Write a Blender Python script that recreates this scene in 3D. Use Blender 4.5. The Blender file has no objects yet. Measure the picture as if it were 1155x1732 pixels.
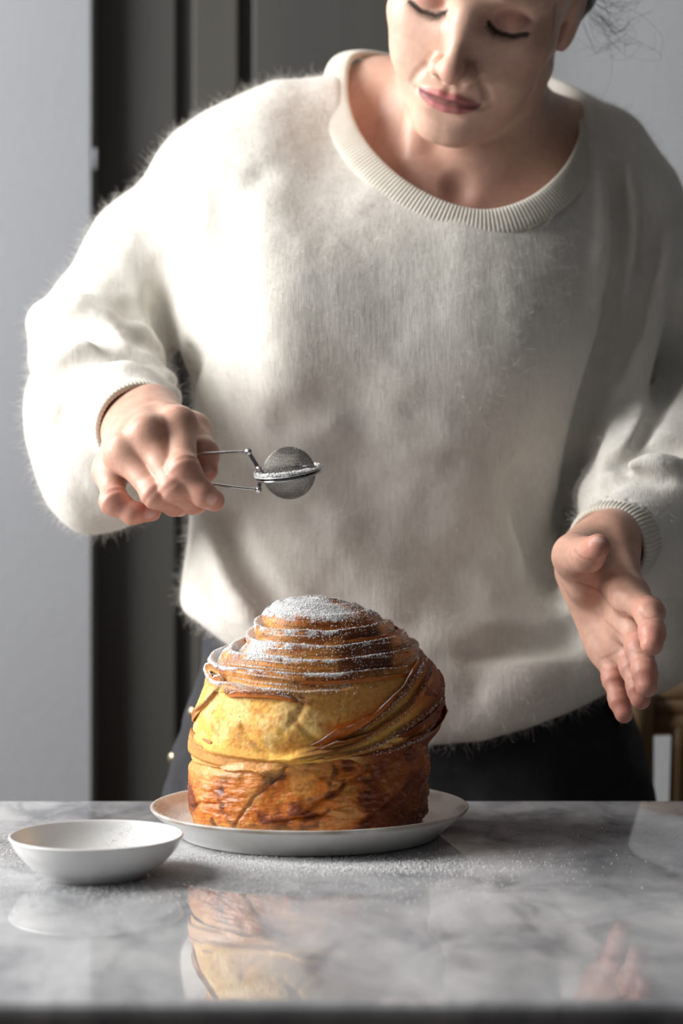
import bpy, bmesh, math, random
import numpy as np
from mathutils import Vector, Matrix

scene = bpy.context.scene
COL = scene.collection

# ------------------------------------------------------------------ camera, world, lights, exposure
FPX = 3100.0                      # focal length in pixels of the 1155 x 1732 frame
TABLE_Z = 0.90
CAM_Z = TABLE_Z + 0.2175
cam_data = bpy.data.cameras.new('camera')
cam_data.sensor_fit = 'VERTICAL'
cam_data.sensor_height = 36.0
cam_data.sensor_width = 24.0
cam_data.lens = FPX * 36.0 / 1732.0
cam_data.clip_start = 0.05
cam_data.dof.use_dof = True
cam_data.dof.focus_distance = 1.225
cam_data.dof.aperture_fstop = 5.0
cam = bpy.data.objects.new('camera', cam_data)
COL.objects.link(cam)
cam.location = (0, 0, CAM_Z)
cam.rotation_euler = (math.pi / 2, 0, 0)
scene.camera = cam

world = bpy.data.worlds.new('World')
scene.world = world
world.use_nodes = True
wb = world.node_tree.nodes['Background']
wb.inputs['Color'].default_value = (0.86, 0.92, 1.0, 1)
wb.inputs['Strength'].default_value = 0.05

def area_light(name, loc, target, sx, sy, power, color):
    d = bpy.data.lights.new(name, 'AREA')
    d.shape = 'RECTANGLE'; d.size = sx; d.size_y = sy
    d.energy = power; d.color = color
    o = bpy.data.objects.new(name, d); COL.objects.link(o)
    o.location = loc
    o.rotation_euler = (Vector(target) - Vector(loc)).to_track_quat('-Z', 'Y').to_euler()
    return o
# daylight entering through the window in the left wall
area_light('window_daylight', (-1.50, 1.28, 1.78), (0.2, 1.42, 1.22), 1.10, 1.40, 72.0, (1.0, 0.985, 0.965))

scene.view_settings.view_transform = 'Standard'
scene.view_settings.look = 'None'
scene.view_settings.gamma = 1.0
scene.view_settings.use_curve_mapping = False
scene.view_settings.exposure = 0.0

try:                                  # light paths: the room needs only a few bounces
    cy_ = scene.cycles
    cy_.max_bounces = 5; cy_.diffuse_bounces = 3; cy_.glossy_bounces = 3; cy_.transmission_bounces = 2; cy_.transparent_max_bounces = 4
    cy_.caustics_reflective = False; cy_.caustics_refractive = False
except AttributeError:
    pass

rng = np.random.default_rng(7)
random.seed(7)

def pt(px, py, d):
    """Point seen at photograph pixel (px, py) standing d metres in front of the camera."""
    return np.array([(px - 577.5) / FPX * d, d, CAM_Z - (py - 866.0) / FPX * d])

# ------------------------------------------------------------------ object helpers
def link(o, parent=None):
    COL.objects.link(o)
    if parent is not None:
        o.parent = parent
    return o

def tag(o, label=None, cat=None, group=None, kind=None):
    if label: o['label'] = label
    if cat: o['category'] = cat
    if group: o['group'] = group
    if kind: o['kind'] = kind
    return o

def empty(name, loc=(0, 0, 0)):
    o = bpy.data.objects.new(name, None)
    o.empty_display_size = 0.05
    o.location = loc
    return link(o)

def put(o, parent):
    """parent keeping world position (an empty is only translated; parts carry world coordinates)"""
    o.parent = parent
    o.matrix_parent_inverse = Matrix.Translation(-parent.location) if parent.type == 'EMPTY' else Matrix.Identity(4)
    return o

def mesh_np(name, V, F, mat, parent=None, smooth=True, attrs=None):
    """V (n,3); F (m,4) or (m,3) int array or list of such arrays"""
    me = bpy.data.meshes.new(name)
    V = np.asarray(V, np.float32)
    Fs = F if isinstance(F, list) else [F]
    Fs = [np.asarray(f, np.int32) for f in Fs if len(f)]
    nl = sum(f.size for f in Fs); nf = sum(len(f) for f in Fs)
    me.vertices.add(len(V)); me.vertices.foreach_set('co', V.ravel())
    me.loops.add(nl); me.polygons.add(nf)
    me.loops.foreach_set('vertex_index', np.concatenate([f.ravel() for f in Fs]))
    tot = np.concatenate([np.full(len(f), f.shape[1], np.int32) for f in Fs])
    st = np.concatenate([[0], np.cumsum(tot)[:-1]]).astype(np.int32)
    me.polygons.foreach_set('loop_start', st)
    me.polygons.foreach_set('loop_total', tot)
    me.polygons.foreach_set('use_smooth', np.full(nf, bool(smooth)))
    if attrs:
        for k, a in attrs.items():
            a = np.asarray(a, np.float32)
            if a.ndim == 2:
                at = me.attributes.new(k, 'FLOAT_COLOR', 'POINT')
                if a.shape[1] == 3:
                    a = np.concatenate([a, np.ones((len(a), 1), np.float32)], 1)
                at.data.foreach_set('color', a.ravel())
            else:
                at = me.attributes.new(k, 'FLOAT', 'POINT')
                at.data.foreach_set('value', a)
    me.update(calc_edges=True)
    me.validate()
    if mat is not None:
        me.materials.append(mat)
    o = bpy.data.objects.new(name, me)
    COL.objects.link(o)
    if parent is not None:
        put(o, parent)
    return o

class MB:
    """collects boxes, tubes, lathes into one mesh"""
    def __init__(s): s.V = []; s.Q = []; s.T = []; s.n = 0
    def add(s, V, Q=None, T=None):
        V = np.asarray(V, float)
        if Q is not None and len(Q): s.Q.append(np.asarray(Q, np.int64) + s.n)
        if T is not None and len(T): s.T.append(np.asarray(T, np.int64) + s.n)
        s.V.append(V); s.n += len(V)
    def box(s, x0, x1, y0, y1, z0, z1, bev=0.0):
        if bev <= 0:
            V = [(x, y, z) for x in (x0, x1) for y in (y0, y1) for z in (z0, z1)]
            s.add(V, [(0, 1, 3, 2), (4, 6, 7, 5), (0, 4, 5, 1), (2, 3, 7, 6), (0, 2, 6, 4), (1, 5, 7, 3)])
        else:
            bm = bmesh.new()
            bmesh.ops.create_cube(bm, size=1.0)
            for v in bm.verts:
                v.co = Vector(((x0 + x1) / 2 + v.co.x * (x1 - x0), (y0 + y1) / 2 + v.co.y * (y1 - y0), (z0 + z1) / 2 + v.co.z * (z1 - z0)))
            bmesh.ops.bevel(bm, geom=bm.edges[:], offset=bev, segments=3, profile=0.5, affect='EDGES')
            s.bm(bm)
        return s
    def bm(s, bm):
        bm.verts.index_update()
        V = [v.co[:] for v in bm.verts]
        Q = [[v.index for v in f.verts] for f in bm.faces if len(f.verts) == 4]
        T = []
        for f in bm.faces:
            if len(f.verts) == 4: continue
            vs = [v.index for v in f.verts]
            for i in range(1, len(vs) - 1): T.append((vs[0], vs[i], vs[i + 1]))
        s.add(V, Q, T); bm.free()
    def tube(s, pts, r, sides=8, closed=False, cap=True):
        pts = np.asarray(pts, float); n = len(pts)
        r = np.broadcast_to(np.asarray(r, float), (n,))
        if closed:
            tan = np.roll(pts, -1, 0) - np.roll(pts, 1, 0)
        else:
            tan = np.gradient(pts, axis=0)
        tan /= np.linalg.norm(tan, axis=1, keepdims=True) + 1e-12
        ref = np.array([0, 0, 1.0]) if abs(tan[0][2]) < 0.9 else np.array([1.0, 0, 0])
        N = np.zeros_like(pts)
        nn = np.cross(tan[0], ref); nn /= np.linalg.norm(nn)
        for i in range(n):
            nn = nn - tan[i] * np.dot(nn, tan[i]); nn /= np.linalg.norm(nn) + 1e-12
            N[i] = nn
        B = np.cross(tan, N)
        a = np.linspace(0, 2 * math.pi, sides, endpoint=False)
        V = (pts[:, None, :] + r[:, None, None] * (np.cos(a)[None, :, None] * N[:, None, :] + np.sin(a)[None, :, None] * B[:, None, :])).reshape(-1, 3)
        Q = []
        m = n if closed else n - 1
        for i in range(m):
            j = (i + 1) % n
            for k in range(sides):
                l = (k + 1) % sides
                Q.append((i * sides + k, i * sides + l, j * sides + l, j * sides + k))
        T = []
        if cap and not closed:
            for k in range(1, sides - 1):
                T.append((0, k + 1, k)); o = (n - 1) * sides; T.append((o, o + k, o + k + 1))
        s.add(V, Q, T)
        return s
    def lathe(s, prof, c=(0, 0, 0), seg=96):
        prof = np.asarray(prof, float); n = len(prof)
        a = np.linspace(0, 2 * math.pi, seg, endpoint=False)
        V = np.stack([prof[:, 0][:, None] * np.cos(a), prof[:, 0][:, None] * np.sin(a), np.repeat(prof[:, 1][:, None], seg, 1)], -1).reshape(-1, 3) + np.asarray(c)
        i, k = np.meshgrid(np.arange(n - 1), np.arange(seg), indexing='ij')
        l = (k + 1) % seg
        Q = np.stack([i * seg + k, i * seg + l, (i + 1) * seg + l, (i + 1) * seg + k], -1).reshape(-1, 4)
        s.add(V, Q)
        return s
    def build(s, name, mat, parent=None, smooth=True, attrs=None):
        V = np.concatenate(s.V)
        F = []
        if s.Q: F.append(np.concatenate(s.Q))
        if s.T: F.append(np.concatenate(s.T))
        return mesh_np(name, V, F, mat, parent, smooth, attrs)

def spline(pts, n):
    """Catmull-Rom through pts -> n samples (works on any column count)"""
    p = np.asarray(pts, float)
    p = np.concatenate([[2 * p[0] - p[1]], p, [2 * p[-1] - p[-2]]])
    m = len(p) - 3
    t = np.linspace(0, m - 1e-9, n); i = t.astype(int); u = (t - i)[:, None]
    a, b, c, d = p[i], p[i + 1], p[i + 2], p[i + 3]
    return 0.5 * ((2 * b) + (c - a) * u + (2 * a - 5 * b + 4 * c - d) * u ** 2 + (3 * b - a - 3 * c + d) * u ** 3)

def closed_spline(pts, n):
    p = np.asarray(pts, float); m = len(p)
    t = np.linspace(0, m, n, endpoint=False); i = t.astype(int); u = (t - i)[:, None]
    a, b, c, d = p[(i - 1) % m], p[i % m], p[(i + 1) % m], p[(i + 2) % m]
    return 0.5 * ((2 * b) + (c - a) * u + (2 * a - 5 * b + 4 * c - d) * u ** 2 + (3 * b - a - 3 * c + d) * u ** 3)

# ------------------------------------------------------------------ noise and distance-field helpers
_tab = np.random.default_rng(3).random((32, 32, 32)).astype(np.float32) * 2 - 1
def vnoise(P, scale):
    """smooth value noise in [-1,1]; scale = size of a cell in metres (scalar or 3 values)"""
    q = np.asarray(P, np.float32) / np.asarray(scale, np.float32) + 137.31
    i = np.floor(q).astype(np.int32); f = q - i; f = f * f * (3 - 2 * f)
    i &= 31; j = (i + 1) & 31
    x0, y0, z0 = i[..., 0], i[..., 1], i[..., 2]; x1, y1, z1 = j[..., 0], j[..., 1], j[..., 2]
    fx, fy, fz = f[..., 0], f[..., 1], f[..., 2]
    def L(a, b, t): return a + (b - a) * t
    return L(L(L(_tab[x0, y0, z0], _tab[x1, y0, z0], fx), L(_tab[x0, y1, z0], _tab[x1, y1, z0], fx), fy),
             L(L(_tab[x0, y0, z1], _tab[x1, y0, z1], fx), L(_tab[x0, y1, z1], _tab[x1, y1, z1], fx), fy), fz)
def fbm(P, scale, oct=3, gain=0.5):
    s = 0; a = 1; sc = np.asarray(scale, float)
    for o in range(oct):
        s = s + a * vnoise(P + o * 3.7, sc); a *= gain; sc = sc * 0.5
    return s
def sstep(a, b, x):
    t = np.clip((x - a) / (b - a), 0, 1); return t * t * (3 - 2 * t)
def smin(a, b, k):
    k = np.float32(k)
    h = np.maximum(k - np.abs(a - b), 0)
    return np.minimum(a, b) - h * h * (np.float32(0.25) / k)
def smax(a, b, k): return -smin(-a, -b, k)
def cone(P, a, b, ra, rb=None):
    """rounded tapering limb from a to b"""
    if rb is None: rb = ra
    a = np.asarray(a, np.float32); ba = np.asarray(b, np.float32) - a
    pa = P - a
    t = np.clip((pa @ ba) / max(float(ba @ ba), 1e-12), 0, 1)
    pa = pa - t[:, None] * ba
    return np.sqrt(np.einsum('ij,ij->i', pa, pa)) - (np.float32(ra) + np.float32(rb - ra) * t)
def chain(P, pts, rs, k=0.0):
    d = None
    for i in range(len(pts) - 1):
        e = cone(P, pts[i], pts[i + 1], rs[i], rs[i + 1])
        d = e if d is None else (np.minimum(d, e) if k <= 0 else smin(d, e, k))
    return d
def ell(P, c, r, R=None):
    q = P - np.asarray(c, np.float32)
    if R is not None: q = q @ np.asarray(R, np.float32)
    r = np.asarray(r, np.float32)
    q = q / r; k0 = np.sqrt(np.einsum('ij,ij->i', q, q)); q = q / r; k1 = np.sqrt(np.einsum('ij,ij->i', q, q)) + np.float32(1e-9)
    return k0 * (k0 - 1) / k1

def surface(f, lo, hi, h, slack=1.5, project=1):
    """mesh of f = 0 (surface nets, evaluated only in blocks near the surface)"""
    lo = np.asarray(lo, float); hi = np.asarray(hi, float)
    S = 8
    nb = np.ceil((hi - lo) / (h * S)).astype(int)
    n = nb * S
    bc = np.stack(np.meshgrid(*[(np.arange(nb[a]) + 0.5) * S - 0.5 for a in range(3)], indexing='ij'), -1).reshape(-1, 3)
    cv = np.concatenate([f((lo + c * h).astype(np.float32)) for c in np.array_split(bc, max(1, len(bc) // 200000 + 1))])
    keep = np.abs(cv) < S * h * 0.866 * slack + 2 * h
    val = np.where(cv < 0, -1.0, 1.0).astype(np.float32).reshape(nb)
    val = np.repeat(np.repeat(np.repeat(val, S, 0), S, 1), S, 2)
    bi = np.stack(np.unravel_index(np.nonzero(keep)[0], nb), -1) * S
    # refine once: blocks of half size
    H = S // 2
    sub = np.stack(np.meshgrid(*[np.arange(2) * H] * 3, indexing='ij'), -1).reshape(-1, 3)
    b2 = (bi[:, None, :] + sub[None]).reshape(-1, 3)
    off = np.stack(np.meshgrid(*[np.arange(H)] * 3, indexing='ij'), -1).reshape(-1, 3)
    cv2 = np.concatenate([f((lo + (c + (H - 1) * 0.5) * h).astype(np.float32)) for c in np.array_split(b2, max(1, len(b2) // 200000 + 1))])
    far = np.abs(cv2) >= H * h * 0.866 * slack + 1.5 * h
    for sgn in (-1.0, 1.0):
        g = (b2[far & (np.sign(cv2) == sgn)][:, None, :] + off[None]).reshape(-1, 3)
        val[g[:, 0], g[:, 1], g[:, 2]] = sgn
    bi = b2[~far]
    for ch in np.array_split(bi, max(1, len(bi) * len(off) // 300000 + 1)):
        g = (ch[:, None, :] + off[None]).reshape(-1, 3)
        val[g[:, 0], g[:, 1], g[:, 2]] = f((lo + g * h).astype(np.float32))
    for a in range(3):
        sl = [slice(None)] * 3
        sl[a] = 0; val[tuple(sl)] = np.maximum(val[tuple(sl)], h)
        sl[a] = -1; val[tuple(sl)] = np.maximum(val[tuple(sl)], h)
    ins = val < 0
    c8 = [(a, b, c) for a in (0, 1) for b in (0, 1) for c in (0, 1)]
    cnt = np.zeros(n - 1, np.uint8)
    for (a, b, c) in c8:
        cnt += ins[a:n[0] - 1 + a, b:n[1] - 1 + b, c:n[2] - 1 + c]
    act = np.argwhere((cnt > 0) & (cnt < 8))
    idx = np.full(n - 1, -1, np.int32)
    idx[act[:, 0], act[:, 1], act[:, 2]] = np.arange(len(act))
    acc = np.zeros((len(act), 3)); num = np.zeros(len(act))
    for i, A in enumerate(c8):
        for ax in range(3):
            if A[ax] == 1: continue
            B = list(A); B[ax] = 1
            va = val[act[:, 0] + A[0], act[:, 1] + A[1], act[:, 2] + A[2]]
            vb = val[act[:, 0] + B[0], act[:, 1] + B[1], act[:, 2] + B[2]]
            m = (va < 0) != (vb < 0)
            t = va[m] / (va[m] - vb[m])
            p = np.tile(np.array(A, float), (m.sum(), 1)); p[:, ax] = t
            acc[m] += p; num[m] += 1
    V = lo + (act + acc / num[:, None]) * h
    Q = []
    for ax in range(3):
        b, c = (ax + 1) % 3, (ax + 2) % 3
        s0 = [slice(None)] * 3; s1 = [slice(None)] * 3
        s0[ax] = slice(0, n[ax] - 1); s1[ax] = slice(1, n[ax])
        i0 = ins[tuple(s0)]; i1 = ins[tuple(s1)]
        e = np.argwhere(i0 != i1)
        e = e[(e[:, b] > 0) & (e[:, c] > 0) & (e[:, b] < n[b] - 1) & (e[:, c] < n[c] - 1)]
        flip = i0[e[:, 0], e[:, 1], e[:, 2]]
        def cid(db, dc):
            q = e.copy(); q[:, b] -= db; q[:, c] -= dc
            return idx[q[:, 0], q[:, 1], q[:, 2]]
        q = np.stack([cid(1, 1), cid(0, 1), cid(0, 0), cid(1, 0)], 1)
        q[~flip] = q[~flip][:, ::-1]
        Q.append(q)
    Q = np.concatenate(Q)
    V = V.astype(np.float32)
    tet = np.array([(1, 1, 1), (1, -1, -1), (-1, 1, -1), (-1, -1, 1)], np.float32) * (h * 0.35)
    for it in range(project):
        fv = [f(V + t) for t in tet]
        f0 = sum(fv) / 4
        g = sum(v[:, None] * t for v, t in zip(fv, tet)) / (4 * (h * 0.35) ** 2)
        g2 = (g * g).sum(1) + 1e-6
        st = (f0 / g2)[:, None] * g
        l = np.linalg.norm(st, axis=1, keepdims=True)
        V = V - st * np.minimum(1, 0.6 * h / (l + 1e-9))
    V = V.astype(np.float32)
    return V, Q

def normals(V, Q):
    a = np.cross(V[Q[:, 2]] - V[Q[:, 0]], V[Q[:, 3]] - V[Q[:, 1]])
    N = np.zeros_like(V)
    for k in range(4): np.add.at(N, Q[:, k], a)
    return N / (np.linalg.norm(N, axis=1, keepdims=True) + 1e-12)

# ------------------------------------------------------------------ material helpers
def new_mat(name, color=(0.8, 0.8, 0.8), rough=0.5, metal=0.0, **kw):
    m = bpy.data.materials.new(name); m.use_nodes = True
    b = m.node_tree.nodes['Principled BSDF']
    b.inputs['Base Color'].default_value = (*color, 1)
    b.inputs['Roughness'].default_value = rough
    b.inputs['Metallic'].default_value = metal
    for k, v in kw.items():
        b.inputs[k].default_value = v
    return m
def N_(m, t, **kw):
    n = m.node_tree.nodes.new(t)
    for k, v in kw.items(): setattr(n, k, v)
    return n
def lk(m, a, b): m.node_tree.links.new(a, b)
def bsdf(m): return m.node_tree.nodes['Principled BSDF']
def coord(m, scale=(1, 1, 1), kind='Object'):
    tc = N_(m, 'ShaderNodeTexCoord'); mp = N_(m, 'ShaderNodeMapping')
    mp.inputs['Scale'].default_value = scale
    lk(m, tc.outputs[kind], mp.inputs['Vector'])
    return mp.outputs['Vector']
def noise(m, vec, scale, detail=4, rough=0.55, dist=0.0):
    n = N_(m, 'ShaderNodeTexNoise')
    n.inputs['Scale'].default_value = scale; n.inputs['Detail'].default_value = detail
    n.inputs['Roughness'].default_value = rough; n.inputs['Distortion'].default_value = dist
    lk(m, vec, n.inputs['Vector'])
    return n.outputs['Fac']
def ramp(m, fac, stops):
    r = N_(m, 'ShaderNodeValToRGB')
    el = r.color_ramp.elements
    while len(el) < len(stops): el.new(0.5)
    for e, (p, c) in zip(el, stops):
        e.position = p; e.color = (*c, 1) if len(c) == 3 else c
    lk(m, fac, r.inputs['Fac'])
    return r.outputs['Color']
def mixc(m, fac, a, b, mode='MIX'):
    n = N_(m, 'ShaderNodeMix', data_type='RGBA', blend_type=mode)
    if hasattr(fac, 'links'): lk(m, fac, n.inputs[0])
    else: n.inputs[0].default_value = fac
    for s, v in ((n.inputs[6], a), (n.inputs[7], b)):
        if hasattr(v, 'links'): lk(m, v, s)
        else: s.default_value = (*v, 1)
    return n.outputs[2]
def bump(m, h, strength, dist, prev=None):
    b = N_(m, 'ShaderNodeBump')
    b.inputs['Strength'].default_value = strength; b.inputs['Distance'].default_value = dist
    lk(m, h, b.inputs['Height'])
    if prev is not None: lk(m, prev, b.inputs['Normal'])
    return b.outputs['Normal']
def attr(m, name, out='Color'):
    a = N_(m, 'ShaderNodeAttribute'); a.attribute_name = name
    return a.outputs[out]
def math_(m, op, a, b=None):
    n = N_(m, 'ShaderNodeMath', operation=op)
    for s, v in ((n.inputs[0], a), (n.inputs[1], b)):
        if v is None: continue
        if hasattr(v, 'links'): lk(m, v, s)
        else: s.default_value = v
    return n.outputs[0]
def srgb(r, g, b):
    def c(x):
        x /= 255.0
        return x / 12.92 if x <= 0.04045 else ((x + 0.055) / 1.055) ** 2.4
    return (c(r), c(g), c(b))
# ------------------------------------------------------------------ the room
def plaster(name, col, var=0.06):
    m = new_mat(name, col, 0.75)
    v = coord(m)
    n = noise(m, v, 3.0, 5)
    c = mixc(m, n, tuple(x * (1 - var) for x in col), tuple(min(1, x * (1 + var)) for x in col))
    lk(m, c, bsdf(m).inputs['Base Color'])
    lk(m, bump(m, noise(m, v, 90, 3), 0.12, 0.004), bsdf(m).inputs['Normal'])
    return m
M_pier = plaster('light_grey_paint', (0.27, 0.279, 0.30))
M_wall = plaster('pale_grey_paint', (0.42, 0.435, 0.455))
M_ceil = plaster('ceiling_paint', (0.40, 0.40, 0.40))
M_door = new_mat('dark_grey_paint', (0.075, 0.072, 0.066), 0.55)
_v = coord(M_door, (1, 1, 0.2))
lk(M_door, ramp(M_door, noise(M_door, _v, 14, 4), [(0.3, (0.052, 0.0505, 0.0475)), (0.7, (0.063, 0.061, 0.056))]), bsdf(M_door).inputs['Base Color'])
M_door2 = new_mat('olive_grey_paint', (0.09, 0.085, 0.072), 0.6)
_v = coord(M_door2, (1, 1, 0.2))
lk(M_door2, ramp(M_door2, noise(M_door2, _v, 14, 4), [(0.3, (0.056, 0.0535, 0.045)), (0.7, (0.067, 0.064, 0.054))]), bsdf(M_door2).inputs['Base Color'])
M_floor = new_mat('oak_floor', (0.25, 0.17, 0.1), 0.5)
_v = coord(M_floor, (1, 12, 1))
lk(M_floor, ramp(M_floor, noise(M_floor, _v, 3, 6), [(0.3, (0.17, 0.11, 0.065)), (0.7, (0.30, 0.2, 0.12))]), bsdf(M_floor).inputs['Base Color'])

def struct(o, label=None):
    o['kind'] = 'structure'
    if label: o['label'] = label
    return o

X0, X1, Y0, YB = -1.62, 2.0, -0.6, 2.175
fl = struct(MB().box(X0 - 0.1, X1, Y0, YB + 0.4, -0.05, -0.004).build('floor', M_floor, smooth=False))
# boards of the floor
plank = None
k = 0
yy = Y0
while yy < YB + 0.3:
    o = MB().box(X0, X1, yy + 0.0015, yy + 0.1185, -0.004, 0.0).build('plank', M_floor, fl, smooth=False) if plank is None else plank.copy()
    if plank is None:
        plank = o; base_y = yy
    else:
        COL.objects.link(o); o.location.y = yy - base_y
    yy += 0.12
struct(MB().box(X0 - 0.1, X1, Y0, YB + 0.4, 2.75, 2.85).build('ceiling', M_ceil, smooth=False))
# left wall with a window opening y 0.66..1.90, z 1.04..2.58
WY0, WY1, WZ0, WZ1 = 0.66, 1.90, 1.04, 2.58
w = MB()
w.box(X0 - 0.1, X0, Y0, WY0, 0, 2.75); w.box(X0 - 0.1, X0, WY1, YB + 0.4, 0, 2.75)
w.box(X0 - 0.1, X0, WY0, WY1, 0, WZ0); w.box(X0 - 0.1, X0, WY0, WY1, WZ1, 2.75)
struct(w.build('wall_left', M_pier, smooth=False))
M_frame = new_mat('white_window_paint', (0.7, 0.7, 0.68), 0.45)
win = struct(MB().box(X0 - 0.08, X0 - 0.03, WY0, WY0 + 0.05, WZ0, WZ1).box(X0 - 0.08, X0 - 0.03, WY1 - 0.05, WY1, WZ0, WZ1)
             .box(X0 - 0.08, X0 - 0.03, WY0, WY1, WZ0, WZ0 + 0.05).box(X0 - 0.08, X0 - 0.03, WY0, WY1, WZ1 - 0.05, WZ1)
             .build('window_1', M_frame, smooth=False))
MB().box(X0 - 0.1, X0 + 0.05, WY0 - 0.03, WY1 + 0.03, WZ0 - 0.03, WZ0, 0.004).build('window_sill', M_frame, win, smooth=False)
struct(MB().box(X1, X1 + 0.1, Y0, YB + 0.4, 0, 2.75).build('wall_right', M_door, smooth=False))

# light pier on the left, standing just in front of the dark cupboard
PY = 2.10
PX = float(pt(156, 866, PY)[0])
struct(MB().box(X0, PX, PY, PY + 0.055, 0, 2.75, 0.003).build('wall_pier', M_pier, smooth=False))
hz = float(pt(158, 268, PY)[2])
def dx(px, d): return float(pt(px, 866, d)[0])
fy = PY + 0.055
WX = 0.17
struct(MB().box(WX, X1, YB, YB + 0.12, 0, 2.75, 0.002).build('wall_back', M_wall, smooth=False))
dr = struct(MB().box(X0, WX, fy - 0.0005, YB + 0.12, 0, 2.75).build('door_1', M_door, smooth=False))
MB().box(PX - 0.03, dx(300, fy), fy - 0.014, fy, 0, 2.75, 0.003).build('panel', M_door, dr, smooth=False)
MB().box(dx(328, fy), dx(405, fy), fy - 0.018, fy, 0, 2.75, 0.003).build('stile', M_door2, dr, smooth=False)
MB().box(dx(428, fy), WX, fy - 0.014, fy, 0, 2.75, 0.003).build('panel', M_door, dr, smooth=False)
hg = MB()
hg.tube([(PX + 0.003, PY + 0.004, hz - 0.012), (PX + 0.003, PY + 0.004, hz + 0.012)], 0.003, 10)
struct(hg.build('trim_1', M_pier), 'small painted hinge knuckle on the pale pier edge')

# ------------------------------------------------------------------ marble table
M_marble = new_mat('grey_marble', (0.5, 0.5, 0.5), 0.07)
_v = coord(M_marble, (1, 1, 1))
_v2 = coord(M_marble, (1.0, 0.55, 1.0))
n1 = noise(M_marble, _v2, 6.0, 8, 0.58, 0.5)
n2 = noise(M_marble, _v2, 24.0, 8, 0.6, 0.6)
c1 = ramp(M_marble, n1, [(0.32, (0.20, 0.205, 0.22)), (0.46, (0.43, 0.435, 0.45)), (0.60, (0.62, 0.625, 0.635)), (0.75, (0.70, 0.705, 0.71))])
c2 = ramp(M_marble, n2, [(0.33, (0.36, 0.37, 0.39)), (0.47, (0.80, 0.80, 0.81)), (0.62, (1, 1, 1))])
cm = mixc(M_marble, 0.85, c1, c2, 'MULTIPLY')
wv = N_(M_marble, 'ShaderNodeTexVoronoi', feature='DISTANCE_TO_EDGE'); wv.inputs['Scale'].default_value = 5.0
dv = N_(M_marble, 'ShaderNodeVectorMath', operation='ADD')
nz = N_(M_marble, 'ShaderNodeTexNoise'); nz.inputs['Scale'].default_value = 7; nz.inputs['Detail'].default_value = 6
lk(M_marble, _v2, nz.inputs['Vector'])
sc = N_(M_marble, 'ShaderNodeVectorMath', operation='SCALE'); sc.inputs['Scale'].default_value = 0.35
lk(M_marble, nz.outputs['Color'], sc.inputs[0]); lk(M_marble, _v2, dv.inputs[0]); lk(M_marble, sc.outputs[0], dv.inputs[1])
lk(M_marble, dv.outputs[0], wv.inputs['Vector'])
vein = ramp(M_marble, wv.outputs['Distance'], [(0.0, (0.55, 0.56, 0.58)), (0.05, (1, 1, 1))])
cm = mixc(M_marble, 0.3, cm, vein, 'MULTIPLY')
lk(M_marble, cm, bsdf(M_marble).inputs['Base Color'])
rr = ramp(M_marble, noise(M_marble, _v, 40, 5), [(0.3, (0.012,) * 3), (0.7, (0.04,) * 3)])
lk(M_marble, rr, bsdf(M_marble).inputs['Roughness'])
bsdf(M_marble).inputs['IOR'].default_value = 1.55

TY0, TY1 = 0.812, 1.384
TX0, TX1 = -0.95, 1.05
table = empty('marble_table', (0, (TY0 + TY1) / 2, 0))
tag(table, 'glossy grey and white veined marble table in front of the person', 'table')
MB().box(TX0, TX1, TY0, TY1, TABLE_Z - 0.03, TABLE_Z, 0.006).build('tabletop', M_marble, table, smooth=False)
M_wood_d = new_mat('dark_stained_wood', (0.05, 0.035, 0.025), 0.5)
_v = coord(M_wood_d, (1, 1, 0.15))
lk(M_wood_d, ramp(M_wood_d, noise(M_wood_d, _v, 30, 5), [(0.3, (0.04, 0.028, 0.02)), (0.7, (0.07, 0.05, 0.035))]), bsdf(M_wood_d).inputs['Base Color'])
for (a, b, c, d) in ((TX0 + 0.06, TX1 - 0.06, TY0 + 0.05, TY0 + 0.07), (TX0 + 0.06, TX1 - 0.06, TY1 - 0.07, TY1 - 0.05),
                     (TX0 + 0.06, TX0 + 0.08, TY0 + 0.07, TY1 - 0.07), (TX1 - 0.08, TX1 - 0.06, TY0 + 0.07, TY1 - 0.07)):
    MB().box(a, b, c, d, TABLE_Z - 0.12, TABLE_Z - 0.03).build('apron', M_wood_d, table, smooth=False)
for x in (TX0 + 0.04, TX1 - 0.10):
    for y in (TY0 + 0.03, TY1 - 0.09):
        MB().box(x, x + 0.06, y, y + 0.06, 0, TABLE_Z - 0.03, 0.004).build('leg', M_wood_d, table, smooth=False)

# ------------------------------------------------------------------ wooden chair behind, on the right
M_beech = new_mat('tan_beech_wood', (0.28, 0.17, 0.08), 0.45)
_v = coord(M_beech, (6, 6, 1))
lk(M_beech, ramp(M_beech, noise(M_beech, _v, 9, 5), [(0.3, (0.24, 0.145, 0.07)), (0.7, (0.36, 0.23, 0.12))]), bsdf(M_beech).inputs['Base Color'])
ch_y = 1.75
chx0 = dx(1092, ch_y)
chw = 0.40
chair = empty('wooden_chair', (chx0 + chw / 2, ch_y, 0))
tag(chair, 'tan bentwood chair with spindles at the lower right, behind the person', 'chair')
ztop = float(pt(0, 1196, ch_y)[2])
zs = 0.45
for sx in (0, 1):
    x = chx0 + sx * chw
    MB().tube(spline([(x, ch_y + 0.06, 0.0), (x, ch_y + 0.02, 0.3), (x, ch_y, zs), (x + (0.01 if sx else -0.01), ch_y - 0.02, 0.66), (x + (0.015 if sx else -0.015), ch_y - 0.05, ztop + 0.02)], 24), 0.0145, 12).build('back_post', M_beech, chair)
    MB().tube([(x + (-0.02 if sx else 0.02), ch_y + 0.38, zs - 0.02), (x + (0.01 if sx else -0.01), ch_y + 0.40, 0.0)], [0.017, 0.012], 12).build('leg', M_beech, chair)
tr = MB()
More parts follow.
